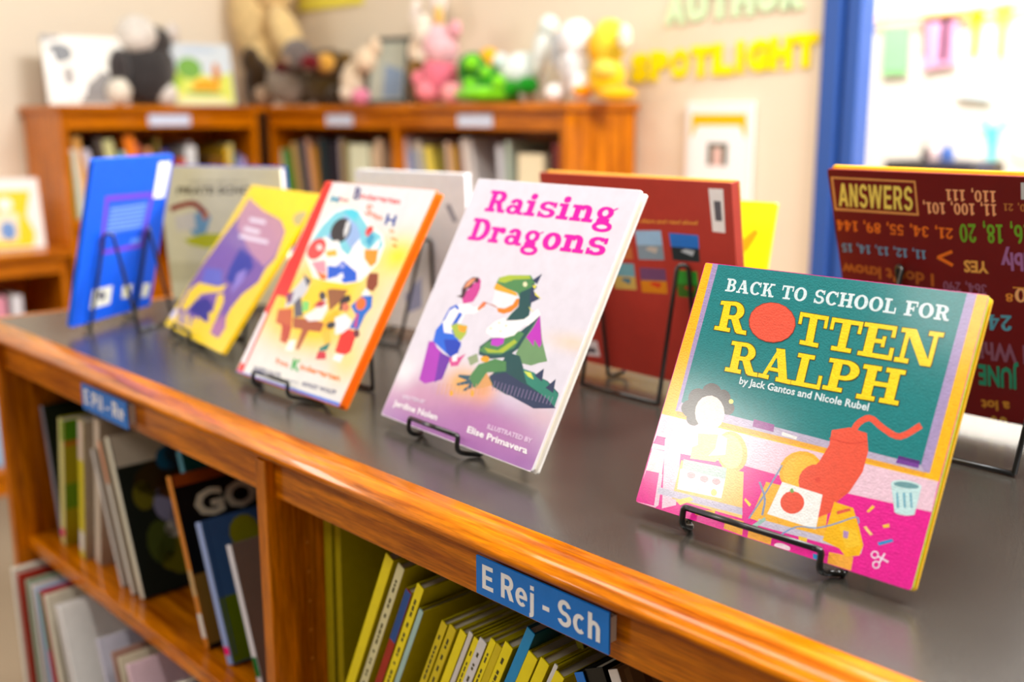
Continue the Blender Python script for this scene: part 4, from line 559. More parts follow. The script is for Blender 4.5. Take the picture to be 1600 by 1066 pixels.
ART['yellow']=dict(base=(237, 200, 0),splats=[],items=[
 ('p',(122,89,148),[[0.089,0.916],[0.257,0.859],[0.477,0.836],[0.729,0.804],[0.865,0.746],[0.902,0.668],[0.943,0.582],[0.902,0.512],[0.915,0.43],[0.808,0.333],[0.774,0.239],[0.786,0.183],[0.857,0.129],[0.85,0.065],[0.703,0.071],[0.672,0.136],[0.621,0.255],[0.577,0.3],[0.489,0.288],[0.572,0.188],[0.59,0.115],[0.413,0.124],[0.425,0.055],[0.168,0.046],[0.052,0.129],[0.028,0.189],[0.01,0.298],[0.008,0.402],[0.049,0.616],[0.092,0.765]]),
 ('p',(178,130,148),[[0.107,0.903],[0.485,0.83],[0.73,0.799],[0.852,0.744],[0.921,0.591],[0.869,0.519],[0.589,0.576],[0.392,0.639],[0.179,0.706],[0.101,0.779]]),
 ('p',(61,61,139),[[0.405,0.591],[0.617,0.556],[0.741,0.503],[0.682,0.367],[0.475,0.382],[0.428,0.465]]),
 ('p',(102,102,176),[[0.084,0.412],[0.341,0.432],[0.486,0.34],[0.156,0.318]]),
 ('p',(65,55,120),[[0.224,0.197],[0.362,0.249],[0.52,0.22],[0.559,0.118],[0.399,0.131],[0.248,0.128]]),
 ('p',(167,111,148),[[0.674,0.127],[0.73,0.203],[0.848,0.128],[0.845,0.069],[0.707,0.077]]),
 ('p',(139,120,186),[[0.576,0.439],[0.667,0.483],[0.716,0.414],[0.662,0.312]]),
 ('p',(176,148,139),[[0.076,0.101],[0.248,0.128],[0.405,0.059],[0.175,0.05]]),
 ('p',(237,200,0),[[0.08,0.138],[0.055,0.248],[0.12,0.313],[0.426,0.327],[0.532,0.363],[0.531,0.312],[0.264,0.256],[0.208,0.158],[0.173,0.121]]),
 ('p',(237,200,0),[[0.522,0.17],[0.604,0.193],[0.582,0.28],[0.629,0.267],[0.682,0.138],[0.636,0.111]]),
 ('p',(237,200,0),[[0.247,0.097],[0.278,0.112],[0.369,0.048],[0.325,0.045]]),
 ('p',(237,200,0),[[0.347,0.113],[0.387,0.119],[0.446,0.051],[0.401,0.046]]),
 ('p',(218,209,223),[[-0.018,0.055],[-0.011,0.114],[0.056,0.119],[0.087,0.049]]),
 ('p',(176,162,111),[[1.034,0.864],[1.053,0.85],[1.06,0.836],[1.056,0.821],[1.04,0.809],[1.015,0.8],[0.983,0.796],[0.948,0.797],[0.914,0.803],[0.885,0.813],[0.865,0.827],[0.856,0.842],[0.861,0.857],[0.877,0.869],[0.903,0.878],[0.937,0.882],[0.972,0.881],[1.006,0.875]]),
 ('s',(213,199,213),[[0.296,0.761],[0.548,0.762]],[[0.27,0.787],[0.525,0.787]]),
 ('s',(213,199,213),[[0.3,0.697],[0.549,0.696]],[[0.277,0.723],[0.529,0.721]]),
 ('s',(213,199,213),[[0.298,0.647],[0.741,0.65]],[[0.274,0.671],[0.722,0.673]]),
])
ART['blue']=dict(base=(12, 88, 226),splats=[],items=[
 ('p',(110,60,200),[[0.192,0.78],[0.812,0.77],[0.766,0.419],[0.221,0.42]]),
 ('p',(14,84,222),[[0.236,0.748],[0.769,0.743],[0.723,0.449],[0.254,0.446]]),
 ('p',(62,104,224),[[0.265,0.715],[0.747,0.716],[0.727,0.547],[0.271,0.542]]),
 ('s',(120,160,240),[[0.282,0.688],[0.732,0.691]],[[0.276,0.698],[0.726,0.701]]),
 ('s',(120,160,240),[[0.279,0.663],[0.728,0.664]],[[0.274,0.672],[0.722,0.674]]),
 ('s',(120,160,240),[[0.276,0.637],[0.723,0.637]],[[0.271,0.647],[0.718,0.647]]),
 ('s',(120,160,240),[[0.273,0.611],[0.719,0.61]],[[0.268,0.621],[0.714,0.62]]),
 ('s',(120,160,240),[[0.27,0.586],[0.715,0.583]],[[0.265,0.596],[0.71,0.594]]),
 ('s',(120,160,240),[[0.267,0.561],[0.711,0.557]],[[0.262,0.57],[0.706,0.567]]),
 ('p',(90,140,235),[[0.595,0.485],[0.713,0.485],[0.71,0.454],[0.592,0.456]]),
 ('p',(245,245,250),[[0.812,0.96],[0.979,0.958],[0.954,0.727],[0.807,0.732]]),
 ('p',(226,226,216),[[0.2,0.207],[0.441,0.207],[0.443,0.088],[0.198,0.085]]),
 ('p',(110,110,120),[[0.373,0.151],[0.373,0.14],[0.367,0.132],[0.355,0.126],[0.339,0.125],[0.321,0.127],[0.303,0.132],[0.287,0.141],[0.275,0.152],[0.268,0.163],[0.268,0.173],[0.274,0.181],[0.286,0.187],[0.302,0.189],[0.32,0.187],[0.338,0.181],[0.355,0.172],[0.367,0.162]]),
 ('p',(236,232,200),[[0.572,0.184],[0.703,0.184],[0.705,0.099],[0.591,0.101]]),
 ('p',(236,232,200),[[0.859,0.167],[0.959,0.159],[0.937,0.069],[0.857,0.071]]),
])
ART['pirate']=dict(base=(219, 211, 174),splats=[],items=[
 ('t',(67,53,29),'PIRATE SCHOOL',[0.14,0.795],[0.882,0.818],[0.155,0.849],0.03),
 ('t',(179,169,135),'HOW I BECAME A PIRATE',[0.259,0.873],[0.718,0.885],[0.268,0.901],0.02),
 ('s',(145,48,38),[[0.08,0.662],[0.097,0.668],[0.119,0.677],[0.144,0.686],[0.169,0.693],[0.196,0.699],[0.224,0.706],[0.249,0.709],[0.267,0.708],[0.283,0.701],[0.3,0.687],[0.317,0.67],[0.331,0.655],[0.34,0.646],[0.345,0.639],[0.349,0.632],[0.352,0.627]],[[0.067,0.7],[0.083,0.706],[0.107,0.715],[0.134,0.725],[0.162,0.732],[0.19,0.739],[0.221,0.746],[0.253,0.751],[0.286,0.748],[0.314,0.736],[0.336,0.717],[0.355,0.699],[0.369,0.685],[0.379,0.673],[0.387,0.663],[0.391,0.655],[0.394,0.651]]),
 ('p',(116,160,184),[[0.287,0.668],[0.409,0.64],[0.337,0.494],[0.246,0.49],[0.199,0.553]]),
 ('p',(208,201,190),[[0.1,0.631],[0.269,0.668],[0.27,0.54],[0.103,0.518]]),
 ('p',(190,190,29),[[0.15,0.454],[0.321,0.509],[0.483,0.515],[0.493,0.452],[0.343,0.397],[0.201,0.424]]),
 ('p',(198,116,58),[[0.359,0.67],[0.393,0.655],[0.36,0.607],[0.326,0.622]]),
 ('p',(203,194,155),[[-0.078,0.28],[0.367,0.301],[0.349,0.153],[-0.1,0.129]]),
])
ART['white']=dict(base=(226, 229, 236),splats=[((190, 195, 205), 0.726, 0.626, 0.488, 0.132, 0.7), ((150, 152, 160), 0.54, 0.444, 0.508, 0.148, 0.75)],items=[
 ('p',(120,125,145),[[0.829,0.808],[0.863,0.819],[0.923,0.72],[0.889,0.704]]),
 ('s',(196,200,210),[[0.122,0.696],[0.899,0.74]],[[0.123,0.701],[0.9,0.744]]),
 ('s',(196,200,210),[[0.119,0.663],[0.898,0.71]],[[0.12,0.668],[0.898,0.714]]),
 ('s',(196,200,210),[[0.116,0.631],[0.896,0.679]],[[0.117,0.636],[0.896,0.684]]),
 ('s',(196,200,210),[[0.113,0.598],[0.894,0.649]],[[0.114,0.603],[0.894,0.654]]),
 ('s',(196,200,210),[[0.11,0.565],[0.892,0.618]],[[0.111,0.57],[0.893,0.623]]),
 ('s',(196,200,210),[[0.107,0.532],[0.891,0.588]],[[0.108,0.537],[0.891,0.593]]),
 ('s',(196,200,210),[[0.104,0.499],[0.889,0.557]],[[0.105,0.505],[0.889,0.562]]),
 ('p',(150,160,200),[[0.415,0.21],[0.586,0.35],[0.572,0.152],[0.443,0.1]]),
])
ART['red']=dict(base=(172, 54, 44),splats=[],items=[
 ('p',(150,190,225),[[0.518,0.743],[0.652,0.756],[0.659,0.614],[0.525,0.601]]),
 ('p',(130,150,165),[[0.521,0.672],[0.655,0.685],[0.659,0.614],[0.525,0.601]]),
 ('p',(190,180,170),[[0.563,0.656],[0.59,0.673],[0.63,0.67],[0.618,0.641]]),
 ('p',(30,110,200),[[0.692,0.749],[0.834,0.752],[0.834,0.625],[0.702,0.62]]),
 ('p',(30,45,50),[[0.697,0.684],[0.834,0.689],[0.834,0.625],[0.702,0.62]]),
 ('p',(170,180,190),[[0.742,0.667],[0.769,0.68],[0.812,0.676],[0.8,0.65]]),
 ('p',(110,165,180),[[0.376,0.568],[0.496,0.576],[0.5,0.444],[0.38,0.433]]),
 ('p',(200,170,90),[[0.378,0.5],[0.498,0.51],[0.5,0.444],[0.38,0.433]]),
 ('p',(70,120,140),[[0.415,0.483],[0.439,0.498],[0.475,0.495],[0.464,0.467]]),
 ('p',(110,70,110),[[0.526,0.561],[0.66,0.571],[0.662,0.449],[0.527,0.436]]),
 ('p',(210,130,20),[[0.526,0.498],[0.661,0.511],[0.662,0.449],[0.527,0.436]]),
 ('p',(210,60,30),[[0.568,0.483],[0.595,0.498],[0.635,0.496],[0.622,0.47]]),
 ('p',(50,150,50),[[0.707,0.573],[0.816,0.578],[0.819,0.453],[0.715,0.443]]),
 ('p',(60,110,30),[[0.711,0.508],[0.817,0.516],[0.819,0.453],[0.715,0.443]]),
 ('p',(190,60,40),[[0.745,0.491],[0.766,0.505],[0.799,0.501],[0.79,0.474]]),
 ('p',(170,80,40),[[0.362,0.706],[0.49,0.714],[0.494,0.598],[0.365,0.588]]),
 ('p',(190,110,60),[[0.364,0.647],[0.492,0.656],[0.494,0.598],[0.365,0.588]]),
 ('p',(120,50,40),[[0.404,0.632],[0.429,0.646],[0.468,0.642],[0.456,0.618]]),
 ('p',(90,130,190),[[0.201,0.702],[0.336,0.71],[0.337,0.59],[0.2,0.58]]),
 ('p',(120,140,60),[[0.201,0.641],[0.337,0.65],[0.337,0.59],[0.2,0.58]]),
 ('p',(200,170,120),[[0.242,0.626],[0.269,0.64],[0.31,0.636],[0.296,0.611]]),
 ('t',(226,160,60),'More books to share and read aloud',[0.343,0.773],[0.832,0.801],[0.348,0.792],0.02),
 ('p',(236,232,234),[[0.896,0.97],[0.962,0.971],[0.96,0.775],[0.903,0.776]]),
 ('p',(90,90,100),[[0.916,0.916],[0.948,0.916],[0.949,0.827],[0.919,0.826]]),
 ('p',(225,225,235),[[0.139,0.116],[0.244,0.129],[0.254,0.046],[0.129,0.03]]),
 ('p',(60,60,80),[[0.156,0.078],[0.228,0.086],[0.233,0.061],[0.153,0.051]]),
])
ART['answers']=dict(base=(112, 8, 12),splats=[],items=[
 ('p',(226,160,90),[[0.01,0.97],[0.307,0.969],[0.307,0.832],[0.008,0.83]]),
 ('p',(112,8,12),[[0.018,0.962],[0.301,0.961],[0.3,0.841],[0.016,0.84]]),
 ('b',(242,222,105),'ANSWERS',[0.026,0.849],[0.289,0.85],[0.034,0.944],0),
 ('w',(250,180,130),'110, 111',[0.556,0.945],[0.401,0.942],[0.554,0.902],0.012),
 ('w',(250,180,130),'11, 100, 101,',[0.555,0.896],[0.323,0.887],[0.554,0.852],0.012),
 ('w',(190,120,60),'20, 21',[0.656,0.903],[0.575,0.901],[0.655,0.876],0.012),
 ('w',(238,120,30),'21, 34, 55, 89, 144',[0.415,0.792],[0.01,0.789],[0.412,0.749],0.012),
 ('w',(112,172,40),'16, 18, 20',[0.652,0.827],[0.435,0.812],[0.651,0.756],0.012),
 ('w',(110,160,205),'11, 12, 13, 14, 15',[0.319,0.693],[0.018,0.691],[0.317,0.657],0.012),
 ('t',(236,175,85),'YES',[0.52,0.672],[0.44,0.668],[0.518,0.626],0.035),
 ('t',(165,110,175),'Possibly',[0.739,0.728],[0.557,0.712],[0.739,0.66],0.035),
 ('t',(180,95,30),"I don't know",[0.338,0.598],[0.008,0.603],[0.335,0.547],0.035),
 ('w',(150,95,130),'364, 290',[0.507,0.581],[0.366,0.575],[0.506,0.539],0.012),
 ('w',(250,190,130),'10',[0.665,0.59],[0.593,0.579],[0.663,0.535],0.012),
 ('w',(236,150,60),'8',[0.588,0.557],[0.564,0.554],[0.587,0.525],0.012),
 ('w',(90,172,205),'24',[0.579,0.467],[0.502,0.458],[0.577,0.404],0.012),
 ('t',(140,90,120),'I While',[0.618,0.349],[0.422,0.332],[0.617,0.274],0.035),
 ('t',(40,155,125),'JUNE',[0.59,0.245],[0.46,0.236],[0.587,0.157],0.035),
 ('t',(205,145,50),'a lot',[0.554,0.095],[0.46,0.081],[0.553,0.051],0.035),
 ('w',(195,155,65),'60',[0.543,0.024],[0.484,0.016],[0.541,-0.057],0.012),
 ('w',(110,120,35),'32',[0.452,0.001],[0.41,-0.005],[0.45,-0.053],0.012),
 ('t',(110,100,110),'yes',[0.618,0.014],[0.556,0.003],[0.617,-0.022],0.035),
 ('t',(90,140,190),'$',[0.392,0.006],[0.372,0.003],[0.389,-0.058],0.035),
 ('s',(238,120,30),[[0.357,0.664],[0.409,0.695]],[[0.354,0.676],[0.405,0.707]]),
 ('s',(238,120,30),[[0.353,0.666],[0.402,0.638]],[[0.359,0.679],[0.408,0.651]]),
 ('s',(236,160,70),[[0.588,0.579],[0.664,0.585]],[[0.588,0.584],[0.665,0.59]]),
 ('p',(210,215,225),[[0.631,0.981],[0.646,0.982],[0.643,0.921],[0.629,0.92]]),
])
BOOK={'ralph': [-0.5113, 0.0782, 0.0164, 0.4236, 0.225, 0.1984], 'dragons': [-0.8512, 0.0839, -0.065, 0.5046, 0.2332, 0.2646], 'kinder': [-1.1197, 0.0711, -0.0086, 0.5572, 0.2154, 0.2561], 'yellow': [-1.452, 0.1423, -0.151, 0.632, 0.235, 0.2422], 'blue': [-1.523, 0.0349, 2.1024, -0.2556, 0.1897, 0.2452], 'red': [-0.915, 0.4098, -0.0323, -0.1582, 0.2817, 0.2321], 'white': [-1.2789, 0.3706, 0.1178, -0.0407, 0.212, 0.2208], 'pirate': [-1.6564, 0.2556, 0.4672, -0.0794, 0.2271, 0.2181], 'answers': [-0.564, 0.514, -0.024, -0.343, 0.3, 0.258]}
SHELF_BOOKS=[
 ['dark green picture book slumped against the left end of the upper shelf', -1.6, 0.02, -0.18, 0.205, 0.013, 0.2, (150, 150, 165), (22, 34, 26), 'picture books leaning on the upper left shelf', {'sh': -0.325}],
 ['slim book with a lime and yellow cover and a pink spine dot', -1.5755, 0.012, 0.17, 0.2057, 0.016, 0.1, (232, 226, 150), (190, 180, 10), 'picture books leaning on the upper left shelf', {'band': (88, 160, 10), 'dot': (250, 0, 120), 'sh': -0.325}],
 ['yellow spined book with a pale top half, right of the lime and yellow one', -1.5049, 0.012, 0.17, 0.2195, 0.018, 0.1, (220, 205, 20), (200, 188, 170), 'picture books leaning on the upper left shelf', {'tip': (222, 205, 195), 'tag': True, 'sh': -0.325}],
 ['pale beige picture book right of the yellow spined one', -1.4692, 0.02, 0.17, 0.2276, 0.018, 0.22, (215, 200, 185), (196, 180, 165), 'picture books leaning on the upper left shelf', {'sh': -0.325}],
 ['thin white paperback, left one of the leaning white pair', -1.3642, 0.012, -0.35, 0.194, 0.007, 0.2, (226, 224, 226), (200, 190, 180), 'picture books leaning on the upper left shelf', {'sh': -0.325}],
 ['thin white paperback with an orange stripe, right one of the leaning white pair', -1.3309, 0.012, -0.35, 0.2128, 0.009, 0.21, (228, 226, 222), (200, 180, 150), 'picture books leaning on the upper left shelf', {'tip': (225, 150, 110), 'sh': -0.325}],
 ['large dark nature picture book with yellow and mauve flower patches', -1.31, 0.015, -0.35, 0.2222, 0.012, 0.24, (236, 232, 215), (32, 34, 26), 'picture books leaning on the upper left shelf', {'art': 'forest', 'sh': -0.325}],
 ['teal topped book peeping out behind the black titled one', -1.1939, 0.06, -0.35, 0.2188, 0.012, 0.16, (80, 160, 190), (30, 110, 110), 'picture books leaning on the upper left shelf', {'sh': -0.325}],
 ['black book with an orange spine and cream capital letters', -1.1265, 0.012, -0.35, 0.2131, 0.012, 0.22, (215, 130, 30), (14, 12, 12), 'picture books leaning on the upper left shelf', {'art': 'go', 'tag': True, 'sh': -0.325}],
 ['blue and grass green hardback with a yellow disc on its cover', -1.0712, 0.012, -0.35, 0.1708, 0.014, 0.2, (150, 175, 235), (60, 100, 160), 'picture books leaning on the upper left shelf', {'art': 'meadow', 'dot': (250, 0, 130), 'sh': -0.325}],
 ['grey brown book with a white spine beside the divider', -1.0053, 0.014, -0.35, 0.1623, 0.012, 0.19, (226, 226, 240), (130, 116, 108), 'picture books leaning on the upper left shelf', {'art': 'stone', 'tagc': (0, 110, 40), 'sh': -0.325}],
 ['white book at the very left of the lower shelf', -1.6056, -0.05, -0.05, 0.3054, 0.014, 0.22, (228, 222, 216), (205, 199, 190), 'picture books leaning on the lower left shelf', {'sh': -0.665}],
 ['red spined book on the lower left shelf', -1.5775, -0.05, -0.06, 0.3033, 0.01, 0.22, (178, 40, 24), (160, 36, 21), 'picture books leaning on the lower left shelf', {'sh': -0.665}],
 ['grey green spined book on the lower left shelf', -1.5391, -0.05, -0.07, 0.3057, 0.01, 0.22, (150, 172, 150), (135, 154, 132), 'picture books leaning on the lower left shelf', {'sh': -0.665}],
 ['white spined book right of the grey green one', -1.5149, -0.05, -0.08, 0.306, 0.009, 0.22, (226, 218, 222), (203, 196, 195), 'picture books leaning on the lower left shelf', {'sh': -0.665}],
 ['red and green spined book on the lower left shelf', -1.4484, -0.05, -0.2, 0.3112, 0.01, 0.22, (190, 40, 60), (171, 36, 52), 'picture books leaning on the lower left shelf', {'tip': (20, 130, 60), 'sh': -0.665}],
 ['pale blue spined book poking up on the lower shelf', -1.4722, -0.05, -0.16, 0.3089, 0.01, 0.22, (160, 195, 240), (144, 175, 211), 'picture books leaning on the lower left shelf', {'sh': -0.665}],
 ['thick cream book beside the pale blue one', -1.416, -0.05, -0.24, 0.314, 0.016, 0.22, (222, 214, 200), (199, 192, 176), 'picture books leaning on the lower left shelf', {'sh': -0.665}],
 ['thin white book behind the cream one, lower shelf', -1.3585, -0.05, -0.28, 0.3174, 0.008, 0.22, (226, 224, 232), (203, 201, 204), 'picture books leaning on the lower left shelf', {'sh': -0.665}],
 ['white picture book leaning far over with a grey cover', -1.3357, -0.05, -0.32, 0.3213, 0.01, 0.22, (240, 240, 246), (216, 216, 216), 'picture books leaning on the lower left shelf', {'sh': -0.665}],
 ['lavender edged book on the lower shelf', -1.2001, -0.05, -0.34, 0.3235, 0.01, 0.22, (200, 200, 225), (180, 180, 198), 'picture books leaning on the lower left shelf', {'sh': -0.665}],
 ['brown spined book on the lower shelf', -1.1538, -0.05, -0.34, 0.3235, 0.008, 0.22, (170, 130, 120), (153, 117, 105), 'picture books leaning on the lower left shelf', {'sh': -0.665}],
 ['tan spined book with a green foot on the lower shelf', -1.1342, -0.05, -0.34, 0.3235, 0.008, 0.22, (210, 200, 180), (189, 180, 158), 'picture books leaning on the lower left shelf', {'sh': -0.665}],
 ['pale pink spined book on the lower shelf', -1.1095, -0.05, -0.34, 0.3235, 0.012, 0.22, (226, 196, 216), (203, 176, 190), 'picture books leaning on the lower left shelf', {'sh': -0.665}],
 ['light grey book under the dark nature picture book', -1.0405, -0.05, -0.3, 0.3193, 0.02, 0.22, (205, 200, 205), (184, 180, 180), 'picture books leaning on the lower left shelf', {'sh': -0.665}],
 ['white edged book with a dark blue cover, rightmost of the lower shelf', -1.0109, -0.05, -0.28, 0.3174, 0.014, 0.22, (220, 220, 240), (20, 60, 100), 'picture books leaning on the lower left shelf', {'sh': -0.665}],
 ['tall yellow book with a red script title standing by the divider', -0.886, 0.03, 0.055, 0.241, 0.013, 0.24, (190, 175, 20), (178, 164, 4), 'yellow readers in the bay below the blue sign', {'art': 'script', 'lean0': True, 'foot': True, 'sh': -0.325}],
 ['tall yellow spine right beside the divider', -0.8694, 0.032, 0.044, 0.234, 0.01, 0.23, (186, 170, 20), (178, 164, 4), 'yellow readers in the bay below the blue sign', {'lean0': True, 'sh': -0.325}],
 ['leftmost of the leaning yellow readers, by the red titled book', -0.8589, 0.012, 0.43, 0.2585, 0.012, 0.185, (255, 236, 16), (190, 176, 6), 'yellow readers in the bay below the blue sign', {'sh': -0.325}],
 ['cream spined reader with small grey spine letters', -0.8394, 0.012, 0.43, 0.255, 0.01, 0.185, (232, 226, 176), (190, 176, 6), 'yellow readers in the bay below the blue sign', {'spt': True, 'sh': -0.325}],
 ['red spined reader with a blue top', -0.8193, 0.012, 0.43, 0.2323, 0.009, 0.185, (176, 34, 12), (190, 176, 6), 'yellow readers in the bay below the blue sign', {'tip': (20, 80, 160), 'sh': -0.325}],
 ['bright yellow reader right of the red spined one', -0.807, 0.012, 0.43, 0.2436, 0.01, 0.185, (255, 236, 16), (190, 176, 6), 'yellow readers in the bay below the blue sign', {'spt': True, 'sh': -0.325}],
 ['pale blue spined thin reader', -0.7946, 0.012, 0.43, 0.2191, 0.006, 0.185, (176, 214, 214), (190, 176, 6), 'yellow readers in the bay below the blue sign', {'sh': -0.325}],
 ['yellow green reader set far back behind the pale blue one', -0.8146, 0.082, 0.43, 0.1887, 0.01, 0.185, (224, 202, 10), (190, 176, 6), 'yellow readers in the bay below the blue sign', {'sh': -0.325}],
 ['olive yellow reader, left of a close pair', -0.763, 0.012, 0.43, 0.2181, 0.008, 0.185, (224, 202, 10), (190, 176, 6), 'yellow readers in the bay below the blue sign', {'spt': True, 'sh': -0.325}],
 ['olive yellow reader, right of a close pair', -0.752, 0.012, 0.43, 0.2183, 0.009, 0.185, (224, 202, 10), (190, 176, 6), 'yellow readers in the bay below the blue sign', {'spt': True, 'sh': -0.325}],
 ['yellow reader left of the white tipped one', -0.7385, 0.012, 0.43, 0.2189, 0.0089, 0.185, (255, 236, 16), (190, 176, 6), 'yellow readers in the bay below the blue sign', {'sh': -0.325}],
 ['white tipped thin reader', -0.7283, 0.012, 0.43, 0.223, 0.005, 0.185, (228, 224, 224), (190, 176, 6), 'yellow readers in the bay below the blue sign', {'sh': -0.325}],
 ['yellow reader between two white spines', -0.7207, 0.012, 0.43, 0.2197, 0.0059, 0.185, (255, 236, 16), (190, 176, 6), 'yellow readers in the bay below the blue sign', {'spt': True, 'sh': -0.325}],
 ['white spined reader with black spine letters', -0.7138, 0.012, 0.43, 0.2208, 0.009, 0.185, (232, 230, 236), (190, 176, 6), 'yellow readers in the bay below the blue sign', {'spt': True, 'sh': -0.325}],
 ['yellow reader right of the white spined one', -0.7027, 0.012, 0.43, 0.2268, 0.0068, 0.185, (255, 236, 16), (190, 176, 6), 'yellow readers in the bay below the blue sign', {'spt': True, 'sh': -0.325}],
 ['mustard yellow reader left of the blue book', -0.6948, 0.012, 0.43, 0.2245, 0.007, 0.185, (224, 202, 10), (190, 176, 6), 'yellow readers in the bay below the blue sign', {'sh': -0.325}],
 ['yellow reader touching the bright blue book', -0.6863, 0.012, 0.43, 0.2293, 0.01, 0.185, (255, 236, 16), (190, 176, 6), 'yellow readers in the bay below the blue sign', {'spt': True, 'sh': -0.325}],
 ['bright blue hardback among the yellow readers', -0.6707, 0.012, 0.43, 0.2538, 0.0097, 0.185, (20, 150, 220), (6, 76, 90), 'yellow readers in the bay below the blue sign', {'sh': -0.325}],
 ['first yellow reader right of the bright blue hardback', -0.6596, 0.012, 0.43, 0.2312, 0.011, 0.185, (255, 236, 16), (190, 176, 6), 'yellow readers in the bay below the blue sign', {'sh': -0.325}],
 ['second yellow reader right of the bright blue hardback', -0.6458, 0.012, 0.43, 0.2315, 0.01, 0.185, (255, 236, 16), (190, 176, 6), 'yellow readers in the bay below the blue sign', {'sh': -0.325}],
 ['white spined reader under the sign', -0.632, 0.012, 0.43, 0.2346, 0.004, 0.185, (226, 226, 226), (190, 176, 6), 'yellow readers in the bay below the blue sign', {'sh': -0.325}],
 ['third yellow reader right of the bright blue hardback', -0.6272, 0.012, 0.43, 0.2263, 0.01, 0.185, (255, 236, 16), (190, 176, 6), 'yellow readers in the bay below the blue sign', {'sh': -0.325}],
 ['lime spined slim book tilting the other way under the sign', -0.4441, 0.05, -0.45, 0.2392, 0.007, 0.17, (228, 226, 70), (70, 72, 10), 'yellow readers in the bay below the blue sign', {'spt': True, 'sh': -0.325}],
 ['black hardback with a bright blue spine under the sign', -0.4094, 0.012, -0.45, 0.239, 0.01, 0.22, (20, 120, 225), (8, 8, 10), 'books at the right end of the yellow reader shelf', {'sh': -0.325}],
 ['black book with scratchy white marks right of the blue spined one', -0.3976, 0.014, -0.45, 0.2456, 0.02, 0.22, (8, 8, 10), (8, 8, 10), 'books at the right end of the yellow reader shelf', {'sh': -0.325}],
 ['brown patterned book with a white spine at the right of the shelf', -0.3675, 0.012, -0.45, 0.2569, 0.01, 0.22, (232, 226, 226), (120, 92, 60), 'books at the right end of the yellow reader shelf', {'art': 'bark', 'sh': -0.325}],
]
